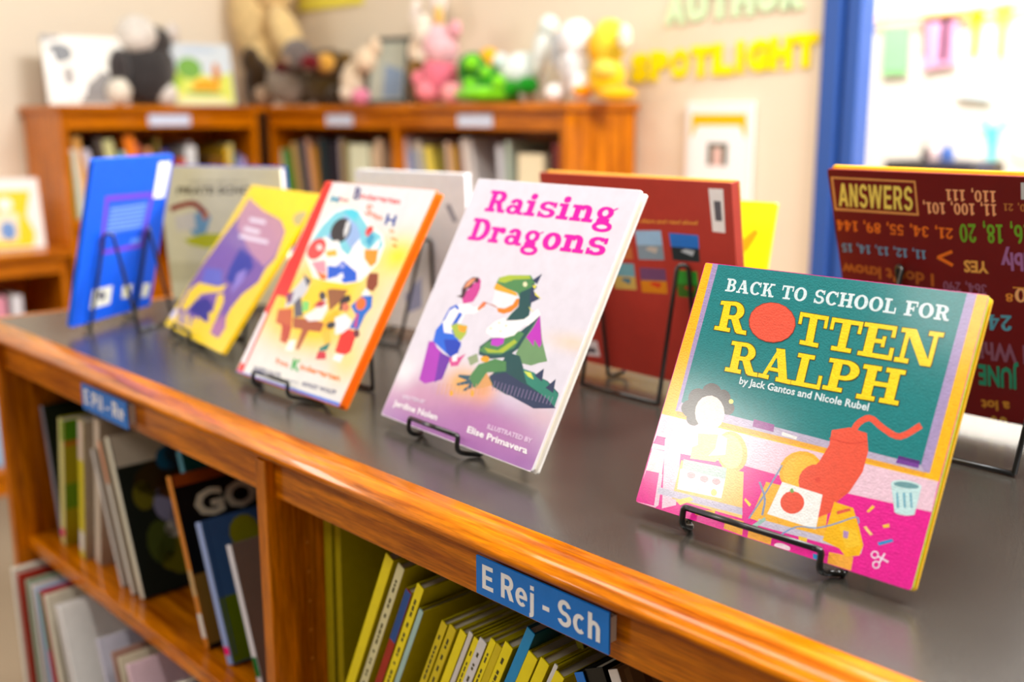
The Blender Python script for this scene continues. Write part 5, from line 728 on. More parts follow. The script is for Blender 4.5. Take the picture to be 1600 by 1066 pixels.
PLUSH=[
 ['dark grey plush animal with a white head and white paws between two picture books', [('body', [-3.24, 0.973, 0.4388], 0.0865, 0.0983, (62, 58, 58), 0), ('head', [-3.2182, 0.9443, 0.5446], 0.0624, 0.0585, (240, 232, 222), 0), ('cap', [-3.2291, 0.9901, 0.5272], 0.0669, 0.0511, (70, 64, 62), 0), ('ear', [-3.24, 1.0695, 0.557], 0.0239, 0.0318, (232, 220, 210), 0), ('arm', [-3.2182, 0.884, 0.4447], 0.031, 0.0581, (66, 60, 60), 0), ('arm', [-3.2182, 1.0282, 0.4484], 0.0319, 0.0599, (66, 60, 60), 0), ('foot', [-3.1964, 0.868, 0.3768], 0.037, 0.039, (245, 236, 218), 0), ('foot', [-3.1964, 1.019, 0.3707], 0.0342, 0.0362, (245, 238, 228), 0)]],
 ['orange plush animal half hidden behind the dark grey plush', [('body', [-3.3, 0.9135, 0.4276], 0.0512, 0.0867, (226, 130, 14), 0), ('head', [-3.2855, 0.8951, 0.4695], 0.0353, 0.0392, (232, 140, 10), 0)]],
 ['dark brown plush sitting right of the yellow landscape picture book', [('body', [-3.24, 1.3669, 0.4151], 0.0468, 0.0808, (58, 38, 14), 0), ('head', [-3.24, 1.3421, 0.4803], 0.0316, 0.0464, (70, 50, 24), 0), ('foot', [-3.2182, 1.3535, 0.3738], 0.0427, 0.0342, (44, 28, 10), 0)]],
 ['large tan plush animal reaching up out of frame in the corner', [('body', [-3.2937, 1.43, 0.4975], 0.0779, 0.1299, (244, 210, 146), 0), ('neck', [-3.3186, 1.4163, 0.6455], 0.0865, 0.1731, (244, 210, 146), 0), ('head', [-3.2322, 1.43, 0.7602], 0.0843, 0.1264, (244, 210, 146), 0), ('arm', [-3.1551, 1.43, 0.5633], 0.0504, 0.1049, (244, 210, 146), -20), ('leg', [-3.2608, 1.4094, 0.3961], 0.0348, 0.0565, (244, 210, 146), 0)]],
 ['grey plush with a dark red scarf left of the brown bear', [('body', [-3.0486, 1.365, 0.4029], 0.0696, 0.0655, (140, 124, 108), 0), ('head', [-2.9744, 1.3513, 0.4916], 0.0482, 0.0482, (120, 108, 102), 0), ('muzzle', [-2.9757, 1.3307, 0.4808], 0.0283, 0.0243, (176, 146, 120), 0), ('scarf', [-3.023, 1.3307, 0.4548], 0.0327, 0.0184, (96, 12, 12), 0), ('scarf', [-2.882, 1.3375, 0.4656], 0.0317, 0.0238, (110, 8, 16), 0), ('foot', [-3.1481, 1.3307, 0.3688], 0.0337, 0.0337, (178, 150, 124), 0), ('arm', [-3.1031, 1.3444, 0.4126], 0.0249, 0.0457, (150, 132, 116), 0)]],
 ['brown plush bear with a honey coloured muzzle', [('body', [-2.9359, 1.43, 0.3937], 0.077, 0.0608, (70, 50, 10), 0), ('head', [-2.9026, 1.4163, 0.4599], 0.0603, 0.0482, (84, 60, 18), 0), ('muzzle', [-2.8734, 1.3888, 0.4618], 0.0301, 0.0301, (226, 166, 64), 0), ('ear', [-2.9871, 1.43, 0.4898], 0.0183, 0.0183, (84, 62, 20), 0), ('ear', [-2.8255, 1.43, 0.476], 0.0197, 0.0197, (110, 80, 20), 0), ('foot', [-3.0118, 1.3957, 0.3676], 0.0332, 0.0291, (66, 50, 14), 0), ('foot', [-2.8305, 1.3957, 0.3652], 0.032, 0.028, (50, 34, 8), 0)]],
 ['cream plush rabbit with a pink foot beside the dark framed picture', [('body', [-2.7758, 1.43, 0.3983], 0.047, 0.0626, (240, 218, 188), 0), ('head', [-2.6985, 1.4163, 0.4606], 0.0346, 0.0385, (242, 216, 182), 0), ('ear', [-2.6726, 1.43, 0.4961], 0.019, 0.0304, (240, 212, 178), 0), ('foot', [-2.702, 1.3957, 0.3521], 0.0292, 0.0253, (240, 140, 170), 0), ('foot', [-2.7757, 1.4025, 0.3643], 0.0276, 0.0276, (244, 224, 200), 0)]],
 ['tall white plush rabbit standing behind the pink plush pig', [('body', [-2.5015, 1.49, 0.4298], 0.0521, 0.0893, (250, 232, 208), 0), ('head', [-2.4836, 1.4763, 0.5444], 0.0406, 0.0517, (252, 236, 216), 0), ('ear', [-2.5438, 1.49, 0.5934], 0.0223, 0.0483, (250, 236, 224), 0), ('ear', [-2.4497, 1.49, 0.6256], 0.0254, 0.0472, (250, 234, 220), 0), ('arm', [-2.5253, 1.4694, 0.4929], 0.0243, 0.0412, (250, 228, 200), 0), ('bow', [-2.4307, 1.4763, 0.5765], 0.0146, 0.04, (236, 190, 100), 0)]],
 ['small brown plush dog at the foot of the pink plush pig', [('body', [-2.4694, 1.43, 0.3813], 0.0293, 0.0402, (110, 76, 24), 0), ('head', [-2.459, 1.4163, 0.4347], 0.0274, 0.0328, (150, 112, 50), 0)]],
 ['pink plush pig with pale pink head on the shelf top', [('body', [-2.3568, 1.4163, 0.4143], 0.0499, 0.0678, (240, 120, 140), 0), ('head', [-2.3419, 1.4094, 0.4932], 0.0496, 0.0567, (246, 190, 196), 0), ('muzzle', [-2.3595, 1.3888, 0.4846], 0.025, 0.0215, (250, 206, 206), 0), ('ear', [-2.2884, 1.4163, 0.5341], 0.0174, 0.0244, (244, 170, 180), 0), ('ear', [-2.3759, 1.4163, 0.5356], 0.0142, 0.0213, (244, 180, 188), 0), ('foot', [-2.3667, 1.3819, 0.3733], 0.0362, 0.0307, (244, 140, 150), 0), ('foot', [-2.2664, 1.3819, 0.3648], 0.03, 0.0283, (248, 160, 160), 0), ('arm', [-2.4076, 1.3888, 0.4058], 0.0255, 0.0255, (244, 130, 146), 0)]],
 ['bright green plush caterpillar with darker green spots', [('body', [-2.1253, 1.4163, 0.3622], 0.1117, 0.0237, (120, 210, 0), 0), ('body_segment', [-2.2361, 1.43, 0.4275], 0.0414, 0.0483, (30, 130, 20), 0), ('body_segment', [-2.1624, 1.4231, 0.3991], 0.034, 0.0374, (40, 150, 10), 0), ('spot', [-2.1995, 1.3957, 0.4442], 0.0207, 0.0207, (130, 220, 20), 0), ('spot', [-2.1483, 1.3957, 0.4193], 0.0153, 0.0153, (130, 225, 30), 0), ('spot', [-2.1984, 1.3888, 0.3873], 0.0208, 0.0208, (120, 215, 10), 0), ('spot', [-2.086, 1.3888, 0.3916], 0.0185, 0.0202, (130, 225, 20), 0), ('body_segment', [-2.0015, 1.4094, 0.3828], 0.0295, 0.023, (10, 150, 20), 0), ('body_segment', [-2.0661, 1.4163, 0.3743], 0.0266, 0.0233, (30, 160, 10), 0)]],
 ['small orange yellow plush ball behind the green caterpillar', [('body', [-2.2352, 1.49, 0.4594], 0.0297, 0.0349, (252, 180, 10), 0), ('foot', [-2.2415, 1.49, 0.3643], 0.0176, 0.0211, (240, 170, 10), 0)]],
 ['white plush goose with a long neck and an orange beak', [('body', [-2.0686, 1.46, 0.4296], 0.0599, 0.05, (236, 246, 240), 0), ('neck', [-1.9982, 1.46, 0.481], 0.0261, 0.0749, (240, 248, 244), 12), ('head', [-1.9684, 1.4531, 0.536], 0.0258, 0.029, (232, 246, 240), 0), ('beak', [-1.9267, 1.4394, 0.5159], 0.0096, 0.0128, (252, 180, 20), 0), ('tail', [-2.1566, 1.46, 0.4588], 0.0221, 0.0221, (230, 244, 240), 0), ('foot', [-2.0349, 1.4463, 0.3709], 0.0266, 0.0233, (240, 240, 230), 0)]],
 ['white plush elephant with a grey ear next to the yellow plush', [('body', [-1.8489, 1.43, 0.4308], 0.0468, 0.0686, (244, 244, 244), 0), ('head', [-1.8394, 1.4163, 0.4912], 0.0435, 0.0497, (248, 248, 250), 0), ('trunk', [-1.8427, 1.3957, 0.4349], 0.0141, 0.044, (232, 234, 238), 0), ('ear', [-1.9072, 1.4231, 0.4699], 0.019, 0.0506, (205, 210, 215), 0), ('foot', [-1.8906, 1.3957, 0.3684], 0.0272, 0.024, (250, 244, 238), 0), ('foot', [-1.8105, 1.4025, 0.379], 0.0281, 0.0344, (246, 244, 242), 0)]],
 ['yellow plush duckling at the right end of the shelf top', [('body', [-1.7452, 1.4231, 0.398], 0.0457, 0.0518, (255, 204, 0), 0), ('head', [-1.7462, 1.43, 0.4799], 0.0423, 0.0544, (255, 222, 60), 0), ('wing', [-1.769, 1.4094, 0.4703], 0.0199, 0.0398, (255, 192, 0), 0), ('cheek', [-1.6809, 1.4094, 0.4864], 0.0164, 0.0298, (255, 250, 220), 0), ('belly', [-1.7247, 1.3957, 0.416], 0.0274, 0.0213, (255, 224, 90), 0), ('foot', [-1.7989, 1.3957, 0.3698], 0.025, 0.0172, (255, 170, 0), 0), ('foot', [-1.687, 1.3957, 0.3589], 0.0455, 0.0182, (255, 186, 0), 0)]],
]
HALL=[
 ('garland_string', 'thin orange string of a paper garland across the bright room', 'garland', (250, 190, 110), [[-2.869, 0.759], [-2.409, 0.763], [-2.032, 0.793]], 4.56, {'line': 0.012}),
 ('paper_square', 'pale green paper hung on the wall left of the pink one', 'paper', (150, 235, 160), [[-2.728, 0.715], [-2.589, 0.719], [-2.585, 0.502], [-2.722, 0.5]], 4.56, {}),
 ('paper_square', 'pink paper hung on the wall below the garland', 'paper', (248, 170, 215), [[-2.527, 0.747], [-2.359, 0.754], [-2.352, 0.534], [-2.514, 0.515]], 4.56, {}),
 ('paper_strip', 'red edged paper strip at the left of the pink paper', 'paper', (250, 130, 120), [[-2.526, 0.747], [-2.5, 0.748], [-2.494, 0.586], [-2.512, 0.58]], 4.545, {}),
 ('banner_letter', 'orange paper banner letter T hanging over the pink paper', 'banner', (250, 190, 110), [[-2.509, 0.77], [-2.313, 0.777]], 4.56, {'T': (1477, 90)}),
 ('banner_letter', 'yellow paper banner letter T right of the orange one', 'banner', (255, 235, 20), [[-2.303, 0.776], [-2.235, 0.777]], 4.56, {'T': (1532, 88)}),
 ('banner_letter', 'lime paper banner letter T right of the yellow one', 'banner', (205, 250, 100), [[-2.186, 0.777], [-2.109, 0.78]], 4.56, {'T': (1559, 88)}),
 ('paper_square', 'very pale blue paper on the wall below the banner', 'paper', (222, 242, 252), [[-2.33, 0.562], [-2.174, 0.551], [-2.169, 0.367], [-2.34, 0.387]], 4.56, {}),
 ('wall_letter', 'cyan paper letter Y on the white wall', 'letter', (90, 240, 240), [[-2.206, 0.28], [-2.15, 0.216], [-2.083, 0.28], [-2.142, 0.093]], 4.56, {'Y': 1}),
 ('wall_letter', 'faint grey letter O right of the cyan letter Y', 'letter', (232, 236, 236), [[-2.012, 0.223]], 4.56, {'O': 1}),
 ('wall_lettering', 'faint grey word on the white wall above the black box', 'lettering', (196, 192, 186), [[-2.515, 0.2], [-2.313, 0.22]], 4.56, {'txt': 'WILL'}),
 ('storage_box', 'long black box with things standing on its top behind the glass', 'box', (40, 36, 38), [[-2.07, 0.131], [-1.712, 0.141], [-1.702, 0.026], [-2.061, 0.008]], 3.4, {'box': 0.25}),
 ('bottle', 'small black bottle on the long black box', 'bottle', (40, 40, 40), [[-1.967, 0.17], [-1.936, 0.134]], 3.5, {'bot': 1}),
 ('bottle', 'pale pink bottle on the long black box', 'bottle', (240, 215, 215), [[-1.937, 0.18], [-1.898, 0.135]], 3.5, {'bot': 1}),
 ('bottle', 'blue bottle on the long black box', 'bottle', (70, 110, 190), [[-1.891, 0.176], [-1.838, 0.137]], 3.5, {'bot': 1}),
]

# ---------------------------------------------------------------- room
def boxobj(name,boxes,m,parent=None,col=(220,220,220),bev=0,origin=(0,0,0)):
    b=MB()
    for a,c in boxes: b.box((a[0],a[1],a[2]+ZT),(c[0],c[1],c[2]+ZT),col,bev)
    return b.build(name,m,parent,origin=origin)
struct(boxobj('floor',[((-4.2,-4.2,-.80),(3.2,5,-.76))],M_carpet))
struct(boxobj('wall_left',[((-3.55,-2.4,-.76),(-3.4,1.56,2.1))],M_wall))
struct(boxobj('wall_back',[((-3.55,1.56,-.76),(-1.247,1.60,2.1)),((-1.247,1.56,1.45),(1.4,1.60,2.1)),((1.4,1.56,-.76),(3.2,1.60,2.1)),((-1.247,1.56,-.76),(1.4,1.60,-.66))],M_wall))
struct(boxobj('wall_hall',[((-4.2,4.6,-.76),(3.2,4.7,3.4))],M_hall))
win=bpy.data.objects.new('window_1',None); COL.objects.link(win); win['kind']='structure'; win.location=(0,1.56,ZT)
def wpart(name,boxes,m,bev=.003):
    b=MB()
    for a,c in boxes: b.box((a[0],a[1]-1.56,a[2]),(c[0],c[1]-1.56,c[2]),(44,84,160),bev)
    return b.build(name,m,win)
wpart('window_frame',[((-1.247,1.535,-.66),(-1.205,1.625,1.45)),((-1.205,1.56,-.66),(-1.197,1.625,1.45)),((-1.197,1.545,-.66),(-1.165,1.605,1.45)),((1.35,1.535,-.66),(1.4,1.625,1.45)),((-1.165,1.535,1.4),(1.35,1.605,1.45)),((-1.165,1.535,-.66),(1.35,1.605,-.6))],M_blue)
wpart('window_pane',[((-1.165,1.575,-.6),(1.35,1.581,1.4))],M_glass,0)

# ---------------------------------------------------------------- display bookcase
case=thing('bookcase',(-.55,.28,0),'low double sided oak bookcase with dark speckled top and blue shelf signs','bookcase')
CO=(-.55,.28,0)
X0,X1,D=-1.735,.66,.56
def cpart(name,boxes,m,bev=.0015,parent=None): return boxobj(name,boxes,m,parent or case,bev=bev,origin=CO)
cpart('top_panel',[((X0,0,-.02),(X1,D,0))],M_lam,0)
prof=[(0,0),(-.017,-.0002),(-.024,-.0015),(-.030,-.0045),(-.034,-.009),(-.0355,-.0125),(-.034,-.0155),(-.030,-.0175),(-.022,-.0185),(0,-.02)]
b=MB(); b.prism(prof,lambda p,q,d:(d,p,q+ZT),X0-.034,X1+.034); b.build('edge_moulding',M_woodx,case,True,origin=CO)
b=MB(); b.prism(prof,lambda p,q,d:(d,D-p,q+ZT),X0-.034,X1+.034); b.build('edge_moulding',M_woodx,case,True,origin=CO)
b=MB(); b.prism(prof,lambda p,q,d:(X0+p,d,q+ZT),0,D); b.build('edge_moulding',M_woodx,case,True,origin=CO)
DIV=[(-1.66,-1.64),(-.904,-.885),(-.13,-.11),(.63,.65)]
for i,(a,c) in enumerate(DIV): cpart('upright_panel',[((a,-.032,-.76),(c,D+.032,-.02))],M_woodz)
hole=MB()
for zz in [-.115-.032*k for k in range(6)]:
    for yy in (.012,):
        hole.add([(-.8845,yy+.0022*math.cos(t*.785),zz+.0022*math.sin(t*.785)+ZT) for t in range(8)],[tuple(range(8))],(206,120,40))
hole.build('shelf_pin_holes',M_plain,case,origin=CO)
BAYS=[(-1.64,-.904),(-.885,-.13),(-.11,.63)]
for a,c in BAYS:
    for y in ((-.022,-.004),(D+.004,D+.022)): cpart('apron',[((a,y[0],-.0585),(c,y[1],-.02))],M_woodx)
    cpart('back_panel',[((a,.276,-.72),(c,.284,-.02))],M_woodz,0)
    for y in ((-.015,.274),(.286,D+.015)):
        cpart('shelf_board',[((a,y[0],-.345),(c,y[1],-.325))],M_woodx); cpart('shelf_board',[((a,y[0]-(.07 if y[0]<0 else 0),-.685),(c,y[1],-.665))],M_woodx)
        cpart('kick_board',[((a,y[0]+.02 if y[0]<0 else y[1]-.03,-.76),(c,y[0]+.03 if y[0]<0 else y[1]-.02,-.685))],M_woodx)
def sign(x0,x1,z0,z1,txt,o,xe,hh):
    s=cpart('shelf_label',[((x0,-.0335,z0),(x1,-.0315,z1))],M_print,.0004); s['label']='blue sign with white letters'
    me=s.data.color_attributes['Col']; me.data.foreach_set('color',[q for _ in range(len(me.data)) for q in lin((0,118,216))+(1,)])
    cpart('label_holder',[((x0+.02,-.0315,z0+.006),(x1-.003,-.022,z1-.006))],M_plain,.0005)
    b=MB(); wd,ps=sans(txt)
    for i,q in enumerate(ps): b.add([(o[0]+a/wd*(xe-o[0])-CO[0],-.0336-i*.0000015-CO[1],o[1]+c*hh+ZT) for a,c in q],[tuple(range(len(q)))],(240,240,245))
    l=b.build('lettering',M_plain); l.parent=s
sign(-.574,-.439,-.0495,-.0185,'E Rej - Sch',(-.568,-.0432),-.4455,.0195)
sign(-1.324,-1.192,-.054,-.0205,'E Pil - Re',(-1.318,-.0455),-1.20,.019)

# ---------------------------------------------------------------- books standing on the display top
def board(w,h,t,z1,col,r=.0025):
    pts=[]
    for cx,cy,a0 in ((w-r,r,-90),(w-r,h-r,0),(r,h-r,90),(r,r,180)):
        for k in range(4): a=math.radians(a0+k*30); pts.append((cx+r*math.cos(a),cy+r*math.sin(a)))
    b=MB(); b.prism(pts,lambda p,q,d:(p,q,d),z1-t,z1,col); return b
def frame_of(k):
    x,y,yaw,tilt,w,h=BOOK[k]
    a=Vector((math.cos(yaw),math.sin(yaw),0)); u=Vector((-math.sin(yaw)*math.sin(tilt),math.cos(yaw)*math.sin(tilt),math.cos(tilt))); n=a.cross(u)
    M=Matrix((a,u,n)).transposed().to_4x4(); M.translation=Vector((x,y,.012+ZT)); return M,w,h,tilt,yaw
def display_book(k,label,t,front,base_edge,pages,other,spine_col,mprint=None):
    M,w,h,tilt,yaw=frame_of(k); root=thing('picture_book',(0,0,0),label,'book'); root.matrix_world=M
    bt=.0024; art=ART[k]
    b=board(w,h,bt,-.00005,base_edge); 
    if not art['splats']:
        P=board(w,h,.00004,0,art['base']); b.v+=P.v; o=len(b.c); b.f+=[tuple(i+o for i in f) for f in P.f]; b.c+=P.c
    paint(b,art,w,h,0); b.build('front_cover' if front else 'back_cover',mprint or M_print,root)
    board(w,h,bt,-t+bt,other).build('back_cover' if front else 'front_cover',M_print,root)
    sx=(0,bt) if front else (w-bt,w)
    MB().box((sx[0],0.0003,-t),(sx[1],h-.0003,-.0001),spine_col,.0006).build('spine',M_print,root)
    px=(bt,w-.0035) if front else (.0035,w-bt)
    MB().box((px[0],.0035,-t+bt),(px[1],h-.0035,-bt),pages).build('page_block',M_paper,root)
    return root
display_book('ralph','square teal school story book with big yellow title, front right on a wire stand',.0085,True,(200,228,40),(200,226,60),(250,190,20),(240,200,60),M_worn)
display_book('dragons','white picture book with magenta title and a green creature, on a wire stand',.010,True,(238,230,235),(244,236,214),(240,234,226),(225,205,225))
display_book('kinder','yellow picture book with red spine and orange edges, on a wire stand',.012,True,(245,120,10),(240,110,10),(245,120,10),(230,30,20))
display_book('yellow','yellow picture book with purple animal shapes leaning far back on a stand',.006,True,(250,205,0),(244,226,150),(250,205,0),(250,210,0))
display_book('blue','bright blue book seen from the back at the far left end of the top',.007,False,(30,110,235),(225,225,225),(30,110,235),(20,90,220))
display_book('pirate','cream picture book with a dark title standing behind the blue book',.018,True,(226,218,184),(244,240,220),(40,56,170),(60,66,170))
display_book('white','pale grey and white book seen from the back behind the red spined picture book',.012,False,(236,238,242),(246,246,246),(240,240,244),(240,240,246))
display_book('red','brick red book seen from the back with rows of small pictures',.014,False,(180,70,60),(244,220,190),(226,180,70),(176,60,50))
display_book('answers','dark red book seen from the back covered in upside down numbers',.012,False,(130,14,14),(246,226,190),(250,190,30),(130,10,14))
# upright yellow folder book behind the red one
BOOK['pirate'][3]=.05
BOOK['folder']=[-.80,.50,.0,.20,.085+.02,.2]
a_=dict(base=(255,228,0),splats=[],items=[('p',(255,150,0),[(.3,.66),(.6,.64),(.74,.72),(.84,.82),(.78,.84),(.62,.76),(.3,.78)]),('p',(236,222,190),[(.3,.44),(.76,.46),(.7,.54),(.3,.52)])]); ART['folder']=a_
display_book('folder','bright yellow book standing behind the brick red one',.006,True,(255,220,0),(255,230,60),(255,225,0),(255,225,0))

# wire stands: lip bar, hooks and base on each side, hairpin legs behind, foot rod
def stand(k,label,half,cx,Lleg,t,front=True,rear=.06,hb=None,cb=None):
    M,w,h,tilt,yaw=frame_of(k); ax=Vector((math.cos(yaw),math.sin(yaw),0)); bk=Vector((-math.sin(yaw),math.cos(yaw),0))*(1 if tilt>0 else -1); th=abs(tilt)
    o=Vector((BOOK[k][0],BOOK[k][1],0))+ax*w*cx; hb=hb or half+.008; sh=((cb if cb is not None else cx)-cx)*w
    if not front: o=o+bk*(-t/math.cos(th))        # the lip is on the far side of a book seen from its back
    root=thing('book_stand',(o.x,o.y,ZT),label,'book stand','black wire book stands on the display top')
    r=.0024; g=lambda u,v,z:ax*u+bk*v+Vector((0,0,z))
    b0=t/math.cos(th)+.0035; z0=r+.0005
    MB().tube([g(-half+.003,-.005,.0225),g(half-.003,-.005,.0225)],r).build('lip_bar',M_wire,root,True)
    for s in (-1,1):
        u=s*half; ub=sh+s*hb; u2=sh+s*(hb-.010)
        pts=[g(u-s*.006,-.005,.0225),g(u,-.005,.0225),g(u,-.0075,.008),g(u,.006,z0),g(ub,b0,z0)]
        MB().tube(fillet(pts,.007),r).build('hook',M_wire,root,True)
        top=g(ub,b0+math.sin(th)*Lleg,z0+math.cos(th)*Lleg); top2=g(u2,b0+math.sin(th)*Lleg+.006,z0+math.cos(th)*Lleg)
        pts=[g(ub,b0-.003,z0),g(ub,b0,z0),top,top2,g(u2,b0+rear,z0)]
        MB().tube(fillet(pts,.014,7),r).build('hairpin_leg',M_wire,root,True)
    MB().tube([g(sh-(hb-.010),b0+rear,z0),g(sh+(hb-.010),b0+rear,z0)],r).build('foot_rod',M_wire,root,True)
    return root
stand('ralph','black wire stand holding the teal school story book',.057,.475,.12,.0085)
stand('dragons','black wire stand holding the white book with magenta title',.039,.42,.12,.010)
stand('kinder','black wire stand holding the yellow book with red spine',.037,.41,.12,.012,rear=.072,hb=.072)
stand('yellow','black wire stand under the yellow book with purple shapes',.035,.4,.11,.006)
stand('blue','black wire stand behind the bright blue book',.045,.48,.145,.007,False,rear=.075)
stand('pirate','black wire stand behind the cream picture book',.04,.5,.12,.018)
stand('white','black wire stand behind the pale grey and white book',.045,.45,.14,.012,False)
stand('red','black wire stand behind the brick red book',.06,.55,.15,.014,False,rear=.055)
stand('answers','black wire stand behind the dark red book of numbers',.075,.5,.17,.012,False,rear=.12)
stand('folder','black wire stand behind the bright yellow book',.03,.5,.11,.006)

# ---------------------------------------------------------------- books on the bookcase shelves
def spine_book(rec):
    label,x,y0,ln,h,t,dep,sc,cc,group,k=rec
    if k.get('lean0'): ln=.02; 
    zz=(rec[11] if len(rec)>11 else None)
    shz=k['sh']
    root=thing('book',(x,y0,shz+ZT+(t*math.sin(ln) if ln>0 else 0)),label,'book',group); root.rotation_euler=(0,ln,0)
    b=MB(); bt=.0016; dep=min(dep,.255-y0)
    b.box((0,0,0),(t,.0016,h),sc,.0005); b.box((0,.0004,0),(bt,dep,h),cc); b.box((t-bt,.0004,0),(t,dep,h),cc)
    F=lambda v0,v1,z0,z1,c,o=1:b.add([(t+.00003*o,v0,z0),(t+.00003*o,v1,z0),(t+.00003*o,v1,z1),(t+.00003*o,v0,z1)],[(0,1,2,3)],c)
    G=lambda a,e,z0,z1,c,o=1:b.add([(a,-.00003*o,z0),(e,-.00003*o,z0),(e,-.00003*o,z1),(a,-.00003*o,z1)],[(0,1,2,3)],c)
    if 'band' in k: F(.002,dep-.001,h*.84,h-.001,k['band']); G(t*.5,t*.96,h*.84,h*.995,k['band']); F(.002,dep*.9,h*.3,h*.5,(120,170,20)); F(.002,dep-.001,h*.80,h*.84,(214,130,20))
    if 'tip' in k: G(t*.04,t*.96,h*.72,h*.998,k['tip'])
    if k.get('spt'):
        random.seed(int(abs(x)*1e5)); z=h*.93
        while z>h*.35:
            l=random.uniform(.003,.007); G(t*.35,t*.62,z-l,z,(70,64,20)); z-=l+random.choice((.0014,.0014,.008))
    art=k.get('art')
    def blob(cy,cz,ry,rz,c,o=2): b.add([(t+.00003*o,cy+ry*math.cos(a*.5236),cz+rz*math.sin(a*.5236)) for a in range(12)],[tuple(range(12))],c)
    def word(txt,y,z,wd,hh,c): text_to(b,txt,lambda a,q:(t+.00012,y+a*wd,z+q*hh),c,.04,1)
    if art=='forest':
        F(.002,dep-.002,h*.8,h*.998,(226,212,192)); 
        for q in ((.075,.79,.018,.018,(40,120,170)),(.1,.82,.03,.02,(90,60,30)),(.14,.84,.03,.03,(40,34,50)),(.17,.8,.03,.02,(150,110,20)),(.06,.68,.04,.025,(60,40,10)),(.1,.63,.05,.03,(96,52,8)),(.11,.55,.025,.02,(180,86,10)),(.15,.5,.03,.02,(14,24,60)),(.06,.52,.02,.025,(150,145,180)),(.08,.42,.022,.02,(150,140,160)),(.095,.36,.02,.02,(176,160,150)),(.06,.36,.012,.012,(210,200,190)),(.08,.22,.05,.035,(112,104,10)),(.12,.28,.04,.02,(70,66,14)),(.04,.3,.02,.03,(80,90,30)),(.03,.6,.015,.02,(120,110,20))): blob(q[0],q[1]*h,q[2],q[3],q[4])
    elif art=='go': F(.002,dep-.002,h*.93,h*.998,(160,70,14)); word('GO',.022,h*.73,.086,h*.15,(235,222,196)); F(.001,.02,h*.02,h*.42,(150,110,40)); G(t*.1,t*.9,h*.3,h*.45,(200,170,120)); blob(.1,h*.3,.05,.03,(100,60,20))
    elif art=='meadow': F(.002,dep-.002,.001,h*.46,(104,128,8)); blob(.052,h*.86,.02,.02,(150,150,20)); blob(.1,h*.84,.014,.01,(70,90,150)); F(.006,.0075,.01,h*.99,(40,80,140),3)
    elif art=='stone': blob(.05,h*.66,.014,.03,(70,56,52)); blob(.08,h*.5,.04,.03,(140,124,116)); blob(.1,h*.8,.05,.02,(120,110,104))
    elif art=='script': word('Curious',.03,h*.86,.14,.02,(140,14,10)); word('Zoo',.055,h*.76,.06,.02,(140,14,10)); 
    elif art=='bark':
        for q in range(9): F(.006+.018*q,.012+.019*q,h*.5,h*(.99-.02*(q%3)),((150,120,80),(90,60,34),(60,66,50))[q%3])
    if k.get('foot'): blob(.004,h*.06,.004,.006,(20,120,180))
    b.build('cover',M_print,root)
    MB().box((bt,.002,.0025),(t-bt,dep-.003,h-.0025),(224,216,196)).build('page_block',M_paper,root)
    if k.get('tag') or 'tagc' in k:
        c=k.get('tagc',(232,228,224)); MB().box((t*.06,-.0004,h*.06),(t*.94,-.0001,h*.2),c).build('spine_sticker',M_paper,root)
    if 'dot' in k: MB().box((t*.1,-.0006,h*.07),(t*.9,-.0002,h*.125),k['dot']).build('spine_dot',M_paper,root)
for r in SHELF_BOOKS: spine_book(r)

# ---------------------------------------------------------------- corner bookcases by the walls
def wing(label,loc,rz,width,depth,top,bays,extra=0,signs=()):
    root=thing('bookcase',(loc[0],loc[1],0),label,'bookcase'); root.rotation_euler=(0,0,rz)
    def pp(name,boxes,m,bev=.002):
        b=MB()
        for a,c in boxes: b.box(a,c,(200,200,200),bev)
        return b.build(name,m,root)
    H=top+ZT; xs=[0]+list(bays)+[width]
    pp('top_panel',[((-.012,-.014,H-.018),(width+extra+.012,depth,H))],M_woodx)
    for i,x in enumerate(xs): pp('upright_panel',[((x-(.02 if i==len(xs)-1 else (.01 if i else 0)),0,0),(x+(.02 if i==0 else (.01 if i<len(xs)-1 else 0)),depth,H-.018))],M_woodz)
    pp('back_panel',[((.02,depth-.008,.06),(width-.02,depth-.002,H-.018))],M_woodz,0)
    for i in range(len(xs)-1):
        a=xs[i]+(.02 if i==0 else .01); c=xs[i+1]-(.02 if i==len(xs)-2 else .01)
        pp('apron',[((a,.002,H-.066),(c,.018,H-.018))],M_woodx)
        z=H-.323
        while z>.05: pp('shelf_board',[((a,.004,z-.02),(c,depth-.008,z))],M_woodx); z-=.29
        pp('kick_board',[((a,.02,0),(c,.03,.06))],M_woodx)
    for sx in signs:
        s=MB().box((sx-.066,-.003,H-.058),(sx+.066,.002,H-.026),(214,222,244),.0008).build('shelf_label',M_print,root); s['label']='pale sign with grey blue lettering'
    return root
wing('oak bookcase against the left wall carrying plush toys and two picture books',(-3.1,.65),math.pi/2,.625,.29,.335,[],.26,[.325])
wing('long oak bookcase against the back wall with a row of plush toys on top',(-3.08,1.30),0,1.32,.25,.335,[.66],0,[.40,1.0])
wing('low oak bookcase at the far left with a yellow book on top',(-3.1,-.75),math.pi/2,1.385,.29,-.068,[.7],0,[])
ORD=['first','second','third','fourth','fifth','sixth','seventh','eighth','ninth','tenth','eleventh','twelfth','thirteenth','fourteenth','fifteenth','sixteenth','seventeenth','eighteenth','nineteenth','twentieth']
